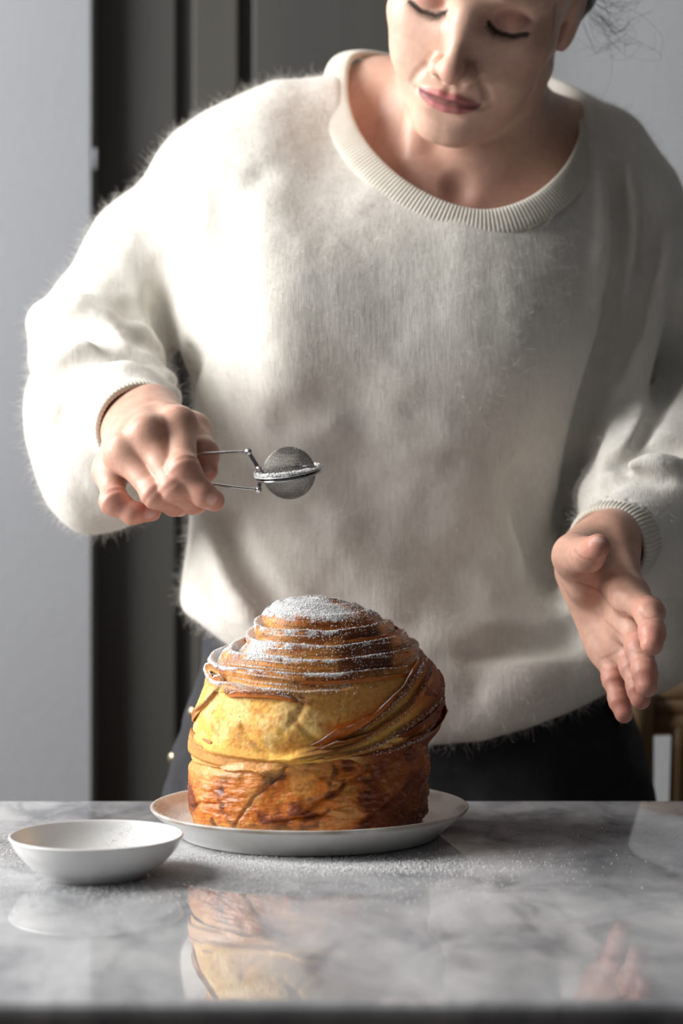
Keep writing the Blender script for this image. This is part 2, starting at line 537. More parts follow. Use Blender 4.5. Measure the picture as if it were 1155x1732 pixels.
pts_ = spline([(chx0 - 0.06, ch_y + 0.05, ztop - 0.012), (chx0 + 0.02, ch_y - 0.05, ztop + 0.006), (chx0 + chw / 2, ch_y - 0.085, ztop + 0.012), (chx0 + chw - 0.02, ch_y - 0.05, ztop + 0.006), (chx0 + chw + 0.06, ch_y + 0.05, ztop - 0.012)], 40)
for dz in (-0.014, 0.0, 0.014):
    tr.tube(pts_ + np.array([0, 0, dz]), 0.013, 10)
tr.build('top_rail', M_beech, chair)
ih = 0.024
MB().tube(spline([(chx0 + ih, ch_y - 0.055, ztop - 0.01), (chx0 + ih, ch_y - 0.03, 0.72), (chx0 + ih * 1.6, ch_y - 0.015, 0.60), (chx0 + chw / 2, ch_y - 0.005, 0.52), (chx0 + chw - ih * 1.6, ch_y - 0.015, 0.60), (chx0 + chw - ih, ch_y - 0.03, 0.72), (chx0 + chw - ih, ch_y - 0.055, ztop - 0.01)], 50), 0.0095, 10).build('inner_hoop', M_beech, chair)
for i in range(2, 6):
    x = chx0 + chw * i / 7
    MB().tube(spline([(x, ch_y + 0.01, zs), (x, ch_y - 0.02, 0.66), (x, ch_y - 0.07, ztop)], 12), 0.0075, 10).build('spindle', M_beech, chair)
bm = bmesh.new()
bmesh.ops.create_cube(bm, size=1)
for v in bm.verts:
    v.co = Vector((chx0 + chw / 2 + v.co.x * (chw + 0.06 + (0.03 if v.co.y > 0 else 0)), ch_y + 0.19 + v.co.y * 0.42, zs - 0.005 + v.co.z * 0.035))
bmesh.ops.bevel(bm, geom=bm.edges[:], offset=0.014, segments=3, profile=0.5, affect='EDGES')
sb = MB(); sb.bm(bm); sb.build('seat', M_beech, chair)
MB().tube([(chx0, ch_y + 0.05, 0.22), (chx0, ch_y + 0.40, 0.20)], 0.009, 10).build('stretcher', M_beech, chair)
MB().tube([(chx0 + chw, ch_y + 0.05, 0.22), (chx0 + chw, ch_y + 0.40, 0.20)], 0.009, 10).build('stretcher', M_beech, chair)
# ------------------------------------------------------------------ plate and bowl
M_plate = new_mat('white_stoneware_glaze', (0.72, 0.715, 0.69), 0.16)
_v = coord(M_plate)
_c = ramp(M_plate, noise(M_plate, _v, 60, 4), [(0.3, (0.66, 0.655, 0.63)), (0.7, (0.76, 0.755, 0.735))])
_rim = attr(M_plate, 'rim', 'Fac')
lk(M_plate, mixc(M_plate, _rim, _c, (0.30, 0.22, 0.15)), bsdf(M_plate).inputs['Base Color'])
M_bowl = new_mat('white_porcelain', (0.78, 0.78, 0.77), 0.22)
_v = coord(M_bowl)
lk(M_bowl, ramp(M_bowl, noise(M_bowl, _v, 40, 3), [(0.3, (0.75, 0.75, 0.74)), (0.7, (0.80, 0.80, 0.79))]), bsdf(M_bowl).inputs['Base Color'])
M_sugar = new_mat('icing_sugar', (0.86, 0.86, 0.87), 0.8)
bsdf(M_sugar).inputs['Subsurface Weight'].default_value = 0.0
bsdf(M_sugar).inputs['Subsurface Radius'].default_value = (0.001, 0.001, 0.001)
_v = coord(M_sugar)
lk(M_sugar, ramp(M_sugar, noise(M_sugar, _v, 900, 2), [(0.3, (0.82, 0.82, 0.83)), (0.7, (0.90, 0.90, 0.90))]), bsdf(M_sugar).inputs['Base Color'])

BX, BY = -0.0226, 1.240                     # bread axis
PLX, PLY = -0.0216, 1.240

def lathe_obj(name, prof, c, mat, parent, seg=160, rimr=None):
    pr = spline(prof, 90)
    mb = MB().lathe(pr, c, seg)
    V = np.concatenate(mb.V)
    at = None
    if rimr is not None:
        r = np.hypot(V[:, 0] - c[0], V[:, 1] - c[1])
        ang = np.arctan2(V[:, 1] - c[1], V[:, 0] - c[0])
        nn = fbm(np.stack([np.cos(ang) * 0.1, np.sin(ang) * 0.1, V[:, 2] * 0], 1), 0.02, 3)
        at = {'rim': np.clip(sstep(rimr - 0.0012, rimr, r) * (0.55 + 0.6 * nn), 0, 1)}
    return mb.build(name, mat, parent, True, at)

plate = empty('dinner_plate', (PLX, PLY, TABLE_Z))
tag(plate, 'white stoneware plate with thin brown rim under the tall pastry', 'plate')
lathe_obj('plate_body', [(0.0005, .004), (.05, .004), (.079, .004), (.081, .0004), (.084, .0), (.087, .0008), (.090, .004), (.098, .0105), (.1045, .0158), (.1071, .0184), (.1073, .0198), (.1060, .0202), (.1040, .0190), (.0985, .0142), (.092, .0112), (.085, .0098), (.06, .0092), (.0005, .009)],
          (PLX, PLY, TABLE_Z), M_plate, plate, 200, 0.1070)

bcx, bcy = float(pt(163, 1415, 1.098)[0]), 1.098
bowl = empty('small_bowl', (bcx, bcy, TABLE_Z))
tag(bowl, 'small shallow white porcelain bowl dusted with sugar, left of the plate', 'bowl')
lathe_obj('bowl_body', [(.0005, .003), (.026, .003), (.0275, .0002), (.030, 0), (.0315, .0015), (.034, .0035), (.041, .0085), (.0475, .0155), (.0512, .0222), (.0520, .0238), (.0514, .0246), (.0500, .0238), (.0465, .0172), (.041, .0115), (.034, .0078), (.020, .0058), (.0005, .0052)],
          (bcx, bcy, TABLE_Z), M_bowl, bowl, 160)

def grains(name, P, size, parent, mat=None, N=None):
    """tiny irregular octahedra, one joined mesh"""
    n = len(P)
    base = np.array([(1, 0, 0), (-1, 0, 0), (0, 1, 0), (0, -1, 0), (0, 0, 1), (0, 0, -1)], float)
    tri = np.array([(0, 2, 4), (2, 1, 4), (1, 3, 4), (3, 0, 4), (2, 0, 5), (1, 2, 5), (3, 1, 5), (0, 3, 5)])
    g = np.random.default_rng(len(name) + n)
    s = np.asarray(size)[:, None, None] if np.ndim(size) else size
    J = base[None] * (0.7 + 0.6 * g.random((n, 6, 1)))
    a = g.random(n) * 6.28
    c, si = np.cos(a), np.sin(a)
    x = J[:, :, 0] * c[:, None] - J[:, :, 1] * si[:, None]; y = J[:, :, 0] * si[:, None] + J[:, :, 1] * c[:, None]
    J = np.stack([x, y, J[:, :, 2]], -1)
    V = (P[:, None, :] + J * s).reshape(-1, 3)
    T = (tri[None] + (np.arange(n) * 6)[:, None, None]).reshape(-1, 3)
    o = mesh_np(name, V, T, mat or M_sugar, parent, False)
    o['kind'] = 'stuff'
    return o

# ------------------------------------------------------------------ the pastry
M_bread = new_mat('laminated_pastry', (0.5, 0.25, 0.06), 0.5)
_v = coord(M_bread)
_col = attr(M_bread, 'Col')
_n = noise(M_bread, _v, 420, 4, 0.6)
_col2 = mixc(M_bread, 1.0, _col, ramp(M_bread, _n, [(0.25, (0.72, 0.66, 0.6)), (0.5, (0.98, 0.97, 0.95)), (0.75, (1.18, 1.2, 1.25))]), 'MULTIPLY')
_sg = attr(M_bread, 'sugar', 'Fac')
_sn = noise(M_bread, _v, 800, 4, 0.75)
_sf = ramp(M_bread, math_(M_bread, 'SUBTRACT', math_(M_bread, 'MULTIPLY', _sg, 1.5), _sn), [(0.0, (0, 0, 0)), (0.5, (1, 1, 1))])
lk(M_bread, mixc(M_bread, _sf, _col2, (0.86, 0.86, 0.87)), bsdf(M_bread).inputs['Base Color'])
lk(M_bread, mixc(M_bread, _sf, attr(M_bread, 'gloss', 'Fac'), (0.85, 0.85, 0.85)), bsdf(M_bread).inputs['Roughness'])
_h = math_(M_bread, 'ADD', noise(M_bread, _v, 260, 5, 0.6), math_(M_bread, 'MULTIPLY', _sf, 0.5))
lk(M_bread, bump(M_bread, _h, 0.35, 0.0012), bsdf(M_bread).inputs['Normal'])
bsdf(M_bread).inputs['Subsurface Weight'].default_value = 0.06
bsdf(M_bread).inputs['Subsurface Radius'].default_value = (0.006, 0.003, 0.001)
bsdf(M_bread).inputs['Subsurface Scale'].default_value = 1.0

bread = empty('layered_pastry', (BX, BY, TABLE_Z + 0.0092))
tag(bread, 'tall golden layered cruffin pastry dusted with icing sugar on the white plate', 'pastry')

CR = np.array(srgb(204, 114, 34)); CRD = np.array(srgb(122, 56, 18)); CRX = np.array(srgb(70, 30, 14))
YEL = np.array(srgb(236, 182, 88)); PALE = np.array(srgb(247, 208, 132)); TAN = np.array(srgb(214, 152, 78))

def lerp(a, b, t): return a + (b - a) * t[..., None]

# drum ---------------------------------------------------------------
NT, NZ = 760, 210
al = np.linspace(-math.pi, math.pi, NT, endpoint=False)      # 0 = towards the camera, + = to the right
zt = np.linspace(0, 1, NZ)
A, Z1 = np.meshgrid(al, zt, indexing='ij')
ztop_f = lambda a: 0.0625 + 0.010 * np.sin(a * 0.9) + 0.003 * np.sin(a * 2 + 1)
zb = 0.0098
ztp = ztop_f(A)
Z = zb + Z1 * (ztp - zb)
ca = np.stack([np.sin(A) * 0.08, np.cos(A) * 0.08, Z], -1)
R = 0.0812 + 0 * A
R += 0.0012 * fbm(ca, 0.03, 3)
R -= 0.0035 * sstep(0.012, 0.0, Z - zb) ** 2
R -= 0.0022 * sstep(0.86, 1.0, Z1)
# long diagonal crease and overlapping sheets
def crease(a0, z0, a1, z1, w, depth, step):
    """a lip along a line in (angle*r, z): one side stands proud by step"""
    X = A * 0.081; x0, x1 = a0 * 0.081, a1 * 0.081
    dx_, dz_ = x1 - x0, z1 - z0; L = math.hypot(dx_, dz_)
    t = ((X - x0) * dx_ + (Z - z0) * dz_) / (L * L)
    wob = 0.0022 * fbm(ca, 0.016, 3)
    d = ((X - x0) * (-dz_) + (Z - z0) * dx_) / L + wob
    e = sstep(-0.15, 0.1, t) * sstep(1.15, 0.9, t)
    return e * (-depth * np.exp(-(d / w) ** 2) + step * np.where(d > 0, np.exp(-np.abs(d) / 0.010), 0.0) * sstep(0, 0.0012, d))
R += crease(-0.66, 0.0125, -0.14, 0.058, 0.0016, 0.0006, 0.0010)
R += crease(-0.10, 0.025, 0.45, 0.052, 0.0018, 0.0014, 0.0022)
R += crease(-0.25, 0.022, 0.30, 0.030, 0.0015, 0.0012, 0.0016)
R += crease(0.25, 0.014, 1.0, 0.045, 0.0020, 0.0016, 0.0016)
R += crease(0.75, 0.020, 1.35, 0.060, 0.0022, 0.0016, 0.0016)
R += crease(-1.25, 0.055, -0.25, 0.050, 0.0015, 0.0010, 0.0018)
R += crease(-1.4, 0.022, -0.75, 0.030, 0.0020, 0.0012, 0.0010)
for (a_, z_, s_, h_) in ((-0.05, 0.030, 0.010, 0.002), (0.28, 0.044, 0.008, 0.003), (0.55, 0.022, 0.012, 0.0025), (1.0, 0.036, 0.012, 0.003), (-0.55, 0.045, 0.012, 0.001), (1.25, 0.046, 0.008, 0.003)):
    R += h_ * np.exp(-(((A - a_) * 0.081) ** 2 + (Z - z_) ** 2) / (2 * s_ * s_)) * (0.6 + 0.8 * fbm(ca, 0.012, 2))
rag = np.abs(fbm(ca, 0.011, 4))
rbl = sstep(0.05, 0.7, A)
R += (0.0004 + 0.0022 * rbl) * (rag - 0.35)
R += 0.0005 * fbm(ca * np.array([1, 1, 3.0]), 0.009, 4)
# colour
blot = fbm(ca, 0.016, 4)
blot2 = fbm(ca * np.array([1, 1, 2.4]) + 5, 0.007, 3)
c = lerp(np.broadcast_to(CR, A.shape + (3,)), CRD, sstep(-0.05, 0.55, blot + 0.25 * blot2 + 0.05))
c = lerp(c, TAN, sstep(0.2, 0.7, -blot - 0.3 * blot2 + 0.05) * 0.7)
c = lerp(c, CRX, sstep(0.55, 0.95, fbm(ca + 9, 0.010, 3) + 0.35 * sstep(0.03, 0.012, Z)) * 0.75)
band = sstep(0.70, 0.93, Z1) * sstep(0.25, -0.15, A) * sstep(-2.4, -1.6, A)
c = lerp(c, TAN * 1.08, band * 0.9)
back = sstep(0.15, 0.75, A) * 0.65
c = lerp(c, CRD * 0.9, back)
lc = -crease(-0.62, 0.0125, -0.16, 0.058, 0.004, 1.0, 0.0)
c = lerp(c, CRX, np.clip(lc, 0, 1) * 0.12)
lc = crease(-0.60, 0.0125, -0.14, 0.058, 0.004, 0.0, 1.0)
c = lerp(c, PALE * 0.9, np.clip(lc, 0, 1) * 0.15)
lo_ = sstep(0.012, 0.0, Z - zb) * (blot > -0.3) * sstep(0.3, -0.3, A)
c = lerp(c, YEL * 0.95, np.clip(lo_, 0, 1) * 0.5)
V = np.stack([BX + R * np.sin(A), BY - R * np.cos(A), TABLE_Z + Z], -1)
i, k = np.meshgrid(np.arange(NT), np.arange(NZ - 1), indexing='ij'); l = (i + 1) % NT
Q = np.stack([i * NZ + k, l * NZ + k, l * NZ + k + 1, i * NZ + k + 1], -1).reshape(-1, 4)
Vf = np.concatenate([V.reshape(-1, 3), [[BX, BY, TABLE_Z + zb], [BX, BY, TABLE_Z + 0.06]]])
T = []
for q in range(NT):
    T.append((q * NZ, NT * NZ, ((q + 1) % NT) * NZ)); T.append((q * NZ + NZ - 1, ((q + 1) % NT) * NZ + NZ - 1, NT * NZ + 1))
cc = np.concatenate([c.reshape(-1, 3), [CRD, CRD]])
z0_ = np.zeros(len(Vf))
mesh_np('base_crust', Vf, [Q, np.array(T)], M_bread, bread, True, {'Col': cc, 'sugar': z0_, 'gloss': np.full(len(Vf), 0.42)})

# crown ----------------------------------------------------------------
zk = np.array([0.052, 0.0639, 0.0739, 0.0839, 0.0939, 0.1039, 0.1119, 0.1179, 0.1239, 0.1299, 0.1399, 0.1479, 0.1539, 0.1575, 0.1590])
rl = np.array([0.0790, 0.0800, 0.0775, 0.0755, 0.0722, 0.0690, 0.0675, 0.0662, 0.0575, 0.0415, 0.0350, 0.0290, 0.0215, 0.0110, 0.0003])
rr_ = np.array([0.0790, 0.0800, 0.0870, 0.0892, 0.0890, 0.0868, 0.0838, 0.0800, 0.0750, 0.0700, 0.0570, 0.0440, 0.0290, 0.0150, 0.0003])
rf = np.array([0.0780, 0.0795, 0.0815, 0.0815, 0.0795, 0.0765, 0.0720, 0.0670, 0.0610, 0.0540, 0.0430, 0.0340, 0.0235, 0.0125, 0.0003])
NU = 560
ds = np.concatenate([[0], np.cumsum(np.hypot(np.diff(zk), np.diff(rf)))])
u = np.linspace(0, ds[-1], NU)
zz = np.interp(u, ds, zk)
def sm(x, n=9):
    kx = np.ones(n) / n
    return np.convolve(np.pad(x, n // 2, mode='edge'), kx, 'valid')
def prof(r): return sm(np.interp(u, ds, r), 11)
RL, RR, RF = prof(rl), prof(rr_), prof(rf); ZZ = sm(zz, 11)
A, U = np.meshgrid(al, u, indexing='ij')
iu = np.broadcast_to(np.arange(NU), A.shape)
sA, cA = np.sin(A), np.cos(A)
wl = np.clip(-sA, 0, 1) ** 1.6; wr = np.clip(sA, 0, 1) ** 1.6
wf = 1 - wl - wr
R0 = RL[iu] * wl + RR[iu] * wr + RF[iu] * wf
Zc = ZZ[iu]
# the spiral's lower edge is tilted: layers sweep from low front-left up round the right side
utop = u[-1]
D = utop - U                       # distance down from the tip along the profile
p3 = np.stack([R0 * sA, -R0 * cA, Zc], -1)
lam = 0.0108
Dt = D - 0.19 * R0 * cA * sstep(0.01, 0.05, D)        # the coil leans a little towards the camera
wob = 0.42 * fbm(p3, 0.050, 2) + 0.03 * fbm(p3 + 2, 0.014, 2)
ph = Dt / lam - A / (2 * math.pi) + wob + 0.25 * np.sin(A + 0.6) * sstep(0.02, 0.07, D)
q = ph - np.floor(ph)
layer = np.floor(ph)
lrnd = np.sin(layer * 12.9898 + 1.3) * 0.5 + 0.5
rim = sstep(0.0, 0.13, q) * (1 - sstep(0.13, 1.0, q) * 0.55 - 0.45 * np.clip((q - 0.13) / 0.87, 0, 1))
upz = sstep(0.098, 0.110, Zc + 0.005 * fbm(p3 + 4, 0.03, 2) - 0.014 * sstep(0.1, 1.2, A) * sstep(2.4, 1.6, A))       # 1 on the spiral cap
knob = sstep(0.045, 0.037, Dt + 0.004 * np.sin(A * 1.0 + 2))
amp = ((0.0048 + 0.0034 * lrnd) * (1 - knob) + 0.0016 * knob * sstep(0.008, 0.02, D)) * upz
disp = amp * (rim - 0.5) + 0.0022 * knob * upz
ph2 = ph * 3 + 0.25 * fbm(p3 + 7, 0.03, 2)
q2 = ph2 - np.floor(ph2)
disp += 0.0008 * upz * (1 - knob) * (sstep(0, 0.25, q2) * (1 - q2)) * (0.5 + fbm(p3 + 5, 0.03, 2))
disp -= 0.0030 * np.exp(-(((p3[..., 0] + 0.002) ** 2 + (p3[..., 1] + 0.006) ** 2)) / (0.006 ** 2)) * sstep(0.03, 0.01, D)
disp += 0.0006 * fbm(p3 + 1, 0.012, 3) * knob
# soft crumb on the lower crown
crumb = (1 - upz)
disp += crumb * (0.0014 * fbm(p3, 0.030, 2) + 0.00035 * (0.5 - np.abs(fbm(p3 + 3, 0.006, 3))))
def ridge(pts, w, h, sharp=0.0):
    """a ridge along a path of (angle, z) points on the crown"""
    best = np.full(A.shape, 9.0); side = np.zeros(A.shape)
    P_ = spline(pts, 24)
    P_[:, 0] *= 0.08
    mk = ((A * 0.08 > P_[:, 0].min() - 0.02) & (A * 0.08 < P_[:, 0].max() + 0.02) & (Zc > P_[:, 1].min() - 0.02) & (Zc < P_[:, 1].max() + 0.02))
    X = A[mk] * 0.08; Zq = Zc[mk]; bb = np.full(X.shape, 9.0); ss = np.zeros(X.shape)
    for j in range(len(P_) - 1):
        x0, z0 = P_[j]; x1, z1 = P_[j + 1]
        dx_, dz_ = x1 - x0, z1 - z0; L2 = dx_ * dx_ + dz_ * dz_ + 1e-12
        t = np.clip(((X - x0) * dx_ + (Zq - z0) * dz_) / L2, 0, 1)
        ex, ez = X - x0 - t * dx_, Zq - z0 - t * dz_
        d = np.hypot(ex, ez); m = d < bb
        bb = np.where(m, d, bb); ss = np.where(m, np.sign(ex * -dz_ + ez * dx_), ss)
    best[mk] = bb; side[mk] = ss
    return best, side
SW = [  # sheets sweeping up to the right (angle, z), proud height
    [(-0.06, 0.0655), (0.25, 0.073), (0.55, 0.086), (0.80, 0.100), (1.05, 0.112), (1.4, 0.121)],
    [(-0.10, 0.0635), (0.25, 0.069), (0.60, 0.080), (0.90, 0.094), (1.15, 0.106), (1.5, 0.115)],
    [(0.15, 0.0635), (0.55, 0.071), (0.95, 0.083), (1.3, 0.095), (1.7, 0.108)],
    [(0.45, 0.0640), (0.85, 0.069), (1.25, 0.079), (1.6, 0.092), (2.0, 0.100)],
]
swd = np.full(A.shape, 9.0)
for s_ in SW:
    b_, sd = ridge(s_, 0.002, 0.004)
    disp += 0.0032 * np.where(sd > 0, np.exp(-(b_ / 0.0012) ** 2), np.exp(-b_ / 0.006))
    swd = np.minimum(swd, b_)
# torn edge under the cap on the left, strips in the yellow part
EDG = [
    [(-0.78, 0.1005), (-0.55, 0.1015), (-0.30, 0.1015), (-0.10, 0.1005), (0.02, 0.097)],
    [(-1.5, 0.080), (-1.15, 0.088), (-0.95, 0.099)],
]
edd = np.full(A.shape, 9.0)
for s_ in EDG:
    b_, sd = ridge(s_, 0.002, 0.004)
    disp += 0.0030 * np.where(sd > 0, np.exp(-(b_ / 0.007)), np.exp(-(b_ / 0.0010) ** 2))
    edd = np.minimum(edd, b_)
STR = [
    [(-0.95, 0.063), (-0.5, 0.061), (-0.1, 0.0625), (0.35, 0.069), (0.7, 0.0765)],
    [(-1.2, 0.069), (-0.7, 0.0635), (-0.3, 0.0605), (0.2, 0.0635), (0.6, 0.070)],
    [(-0.55, 0.080), (-0.42, 0.070), (-0.30, 0.063)],
    [(-0.10, 0.088), (0.02, 0.078), (0.10, 0.072)],
    [(-0.02, 0.097), (-0.05, 0.090), (-0.12, 0.083)],
]
std = np.full(A.shape, 9.0)
for j, s_ in enumerate(STR):
    b_, sd = ridge(s_, 0.002, 0.003)
    h_ = 0.0016 if j < 2 else -0.0013
    disp += h_ * np.exp(-(b_ / 0.0022) ** 2)
    std = np.minimum(std, b_ if j < 2 else 9.0)
# right flank: heavy dark folds
fl_ = sstep(0.75, 1.25, A) * sstep(2.8, 2.2, A)
disp += 0.0020 * fl_ * (1 - upz) * np.sin((A * 0.08 * 0.55 - Zc * 0.8 + 0.004 * fbm(p3, 0.02, 2)) / 0.0042)
# slope of the profile -> normal in (r,z)
drd = np.gradient(R0, axis=1); dzd = np.gradient(Zc, axis=1); ln = np.hypot(drd, dzd) + 1e-9
nr, nz_ = dzd / ln, -drd / ln
Rm = np.maximum(R0 + disp * nr, 0.00005); Zm = Zc + disp * nz_
V = np.stack([BX + Rm * sA, BY - Rm * cA, TABLE_Z + Zm], -1)
# colour
nA = fbm(p3, 0.018, 4); nB = fbm(p3 + 11, 0.006, 3)
base = lerp(np.broadcast_to(YEL, A.shape + (3,)), PALE, sstep(-0.2, 0.5, nA + 0.4 * nB))
base = lerp(base, TAN, sstep(0.0, 0.6, -nA + 0.5 * nB) * 0.6)
base = lerp(base, CR, sstep(0.25, 0.7, fbm(p3 + 17, 0.004, 3) * 0.7 + 0.4 * fbm(p3 + 19, 0.015, 2)) * 0.45)
top_tan = sstep(0.080, 0.099, Zc) * sstep(-0.25, 0.15, A)
base = lerp(base, TAN * 0.92, top_tan * 0.8)
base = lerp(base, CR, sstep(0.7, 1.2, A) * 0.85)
base = lerp(base, YEL * np.array([1.0, 1.02, 0.85]), np.exp(-(std / 0.004) ** 2) * 0.8)
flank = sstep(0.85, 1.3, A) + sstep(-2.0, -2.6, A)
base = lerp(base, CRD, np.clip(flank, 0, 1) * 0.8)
low = sstep(0.0660, 0.0600, Zc) * sstep(-0.1, -0.5, A)
base = lerp(base, TAN, low * 0.7)
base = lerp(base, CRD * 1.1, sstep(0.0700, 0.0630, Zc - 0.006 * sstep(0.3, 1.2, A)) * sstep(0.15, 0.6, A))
cap = lerp(np.broadcast_to(TAN, A.shape + (3,)), CRD, sstep(-0.15, 0.5, nA + 0.5 * nB + 0.25 * sstep(-0.5, 1.0, A)))
cap = lerp(cap, CR, np.broadcast_to(0.35, A.shape))
cap = lerp(cap, CRD, np.exp(-((q - 0.12) / 0.12) ** 2) * 0.6 * (1 - knob))
cap = lerp(cap, CR * 0.8, knob * 0.5)
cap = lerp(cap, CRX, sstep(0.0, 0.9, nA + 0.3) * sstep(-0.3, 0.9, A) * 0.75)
cap = lerp(cap, TAN * 1.1, sstep(0.25, 0.8, q) * sstep(0.3, -0.5, A) * 0.7)
stri = fbm(np.stack([A * 0.02, ph * 0.05, 0 * A], -1), (0.006, 0.006, 1), 3)
cap = cap * np.clip(0.92 + 0.45 * stri, 0.5, 1.4)[..., None]
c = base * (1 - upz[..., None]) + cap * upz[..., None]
c = lerp(c, CRD * 0.9, np.exp(-(swd / 0.0028) ** 2) * 0.85 * sstep(-0.15, 0.1, A))
c = lerp(c, CRD, np.exp(-(edd / 0.0022) ** 2) * 0.75)
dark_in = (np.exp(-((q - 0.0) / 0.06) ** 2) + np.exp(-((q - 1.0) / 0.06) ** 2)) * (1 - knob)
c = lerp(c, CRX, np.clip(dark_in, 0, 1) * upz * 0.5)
# sugar: lies on ledges and on the rims, thick at the tip
Vn = V.reshape(-1, 3)
i, k = np.meshgrid(np.arange(NT), np.arange(NU - 1), indexing='ij'); l = (i + 1) % NT
Q = np.stack([i * NU + k, l * NU + k, l * NU + k + 1, i * NU + k + 1], -1).reshape(-1, 4)
Nn = normals(Vn, Q)
nzv = Nn[:, 2].reshape(A.shape)
ns = fbm(p3 + 21, 0.02, 3)
rag_ = fbm(p3 * np.array([1, 1, 0.6]) + 31, 0.005, 3)
sug = sstep(0.30, 0.85, nzv + 0.12 * rag_) * upz
edge_w = 0.20 + 0.34 * lrnd * sstep(0.6, -0.6, A)
sug = np.maximum(sug, upz * (1 - knob) * np.where(q < 0.12, 0.9, np.exp(-((q - 0.12) / edge_w) ** 2)) * (0.75 + 0.5 * rag_))
dust = upz * sstep(0.0, 0.75, nzv) * sstep(-0.1, 0.5, fbm(p3 + 41, 0.022, 3) + 0.35 * rag_ + 0.25 * sstep(0.4, -0.6, A))
sug = np.maximum(sug, dust * 0.95)
sug *= np.clip(0.80 + 0.55 * ns, 0, 1.1)
tip = sstep(0.030, 0.013, D + 0.006 * ns + 0.004 * rag_ + 0.009 * sstep(-0.6, 1.0, A) * sstep(2.4, 1.2, A))
sug = np.maximum(sug, tip * 0.95)
lft = sstep(1.3, 0.2, A) * sstep(-2.9, -2.2, A)
sug *= 0.35 + 0.65 * lft
sug = np.maximum(sug, np.exp(-(edd / 0.0015) ** 2) * 0.65 * sstep(-1.0, -0.6, A) * (0.5 + 0.5 * ns))
sug = np.maximum(sug, np.exp(-(swd / 0.0012) ** 2) * 0.35 * sstep(0.3, 0.6, A) * sstep(1.6, 1.1, A))
sug = np.clip(sug, 0, 1)
gl = np.where(upz > 0.5, 0.48, 0.8) - 0.2 * np.clip(flank, 0, 1)
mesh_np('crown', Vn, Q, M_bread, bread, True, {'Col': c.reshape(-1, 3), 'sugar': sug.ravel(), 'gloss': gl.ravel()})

# thin loose pastry sheets: curved ribbons standing proud of the crown
def crown_point(a, z, out):
    a = np.asarray(a); z = np.asarray(z)
    rl_ = np.interp(z, zk, rl); rr2 = np.interp(z, zk, rr_); rf2 = np.interp(z, zk, rf)
    s, cq = np.sin(a), np.cos(a)
    w1 = np.clip(-s, 0, 1) ** 1.6; w2 = np.clip(s, 0, 1) ** 1.6
    r = rl_ * w1 + rr2 * w2 + rf2 * (1 - w1 - w2) + out
    return np.stack([BX + r * s, BY - r * cq, TABLE_Z + z], -1)
def ribbon(path, width, out0, out1, thick=0.0007, n=70, m=7, seed=0, dark=0.6, sugar=0.6, col=None, wavy=1.0):
    """sheet whose lower edge follows path (angle, z); its upper edge stands out1 off the surface"""
    P_ = spline(path, n)
    a = P_[:, 0][:, None]; z = P_[:, 1][:, None]
    t = np.linspace(0, 1, m)[None, :]
    s = np.linspace(0, 1, n)[:, None]
    taper = np.clip(np.sin(np.pi * np.clip(s, 0.02, 0.98)) * 2.2, 0, 1)
    q_ = np.stack([a + 0 * t, z + 0 * t, seed + 0 * a + 0 * t], -1) * 0.08
    wv_ = wavy * fbm(q_, (0.012, 0.02, 1), 3)
    zz_ = z + width * taper * (t + 0.35 * wv_ * t)
    out = (out0 + (out1 - out0) * t ** 1.5) * taper + 0.0012 * wv_ * t - 0.0015 * (1 - taper)
    F_ = crown_point(a + 0 * t, zz_, out)
    B_ = crown_point(a + 0 * t, zz_, out - thick)
    V_ = np.concatenate([F_.reshape(-1, 3), B_.reshape(-1, 3)])
    i_, k_ = np.meshgrid(np.arange(n - 1), np.arange(m - 1), indexing='ij')
    f = np.stack([i_ * m + k_, (i_ + 1) * m + k_, (i_ + 1) * m + k_ + 1, i_ * m + k_ + 1], -1).reshape(-1, 4)
    off = n * m
    fs = [f, f[:, ::-1] + off]
    e = np.arange(n - 1)
    fs.append(np.stack([e * m + m - 1, (e + 1) * m + m - 1, (e + 1) * m + m - 1 + off, e * m + m - 1 + off], 1))
    fs.append(np.stack([(e + 1) * m, e * m, e * m + off, (e + 1) * m + off], 1))
    nb_ = fbm(V_, 0.008, 3)
    tt = np.concatenate([(t + 0 * a).ravel()] * 2)
    col0 = CR if col is None else col
    cc_ = lerp(np.broadcast_to(col0, V_.shape), CRD, sstep(0.2, 0.95, tt + 0.4 * nb_) * dark)
    sg_ = np.clip(sstep(0.75, 1.0, tt) * sugar * (0.6 + 0.7 * nb_), 0, 1)
    return mesh_np('pastry_layer', V_, [np.concatenate(fs)], M_bread, bread, True,
                   {'Col': cc_, 'sugar': sg_, 'gloss': np.full(len(V_), 0.36)})
# right-hand sweeping sheets
ribbon(SW[0], 0.0062, 0.0020, 0.0050, seed=1, sugar=0.8)
ribbon([(a, z - 0.003) for a, z in SW[1]], 0.0058, 0.0022, 0.0052, seed=2, sugar=0.5)
ribbon([(0.02, 0.062), (0.40, 0.070), (0.75, 0.084), (1.0, 0.096)], 0.004, 0.002, 0.0046, seed=3, sugar=0.3, col=TAN)
ribbon([(0.50, 0.0655), (0.9, 0.073), (1.3, 0.087), (1.75, 0.104)], 0.0065, 0.002, 0.0050, seed=4, sugar=0.1, dark=0.9, col=CRD)
ribbon([(0.75, 0.0645), (1.1, 0.067), (1.5, 0.076), (1.95, 0.09)], 0.0065, 0.002, 0.0048, seed=5, sugar=0.05, dark=0.9, col=CRD)
ribbon([(1.0, 0.100), (1.2, 0.092), (1.45, 0.082), (1.8, 0.075)], 0.008, 0.0005, 0.0035, seed=6, sugar=0.15, dark=0.9, col=CRD)
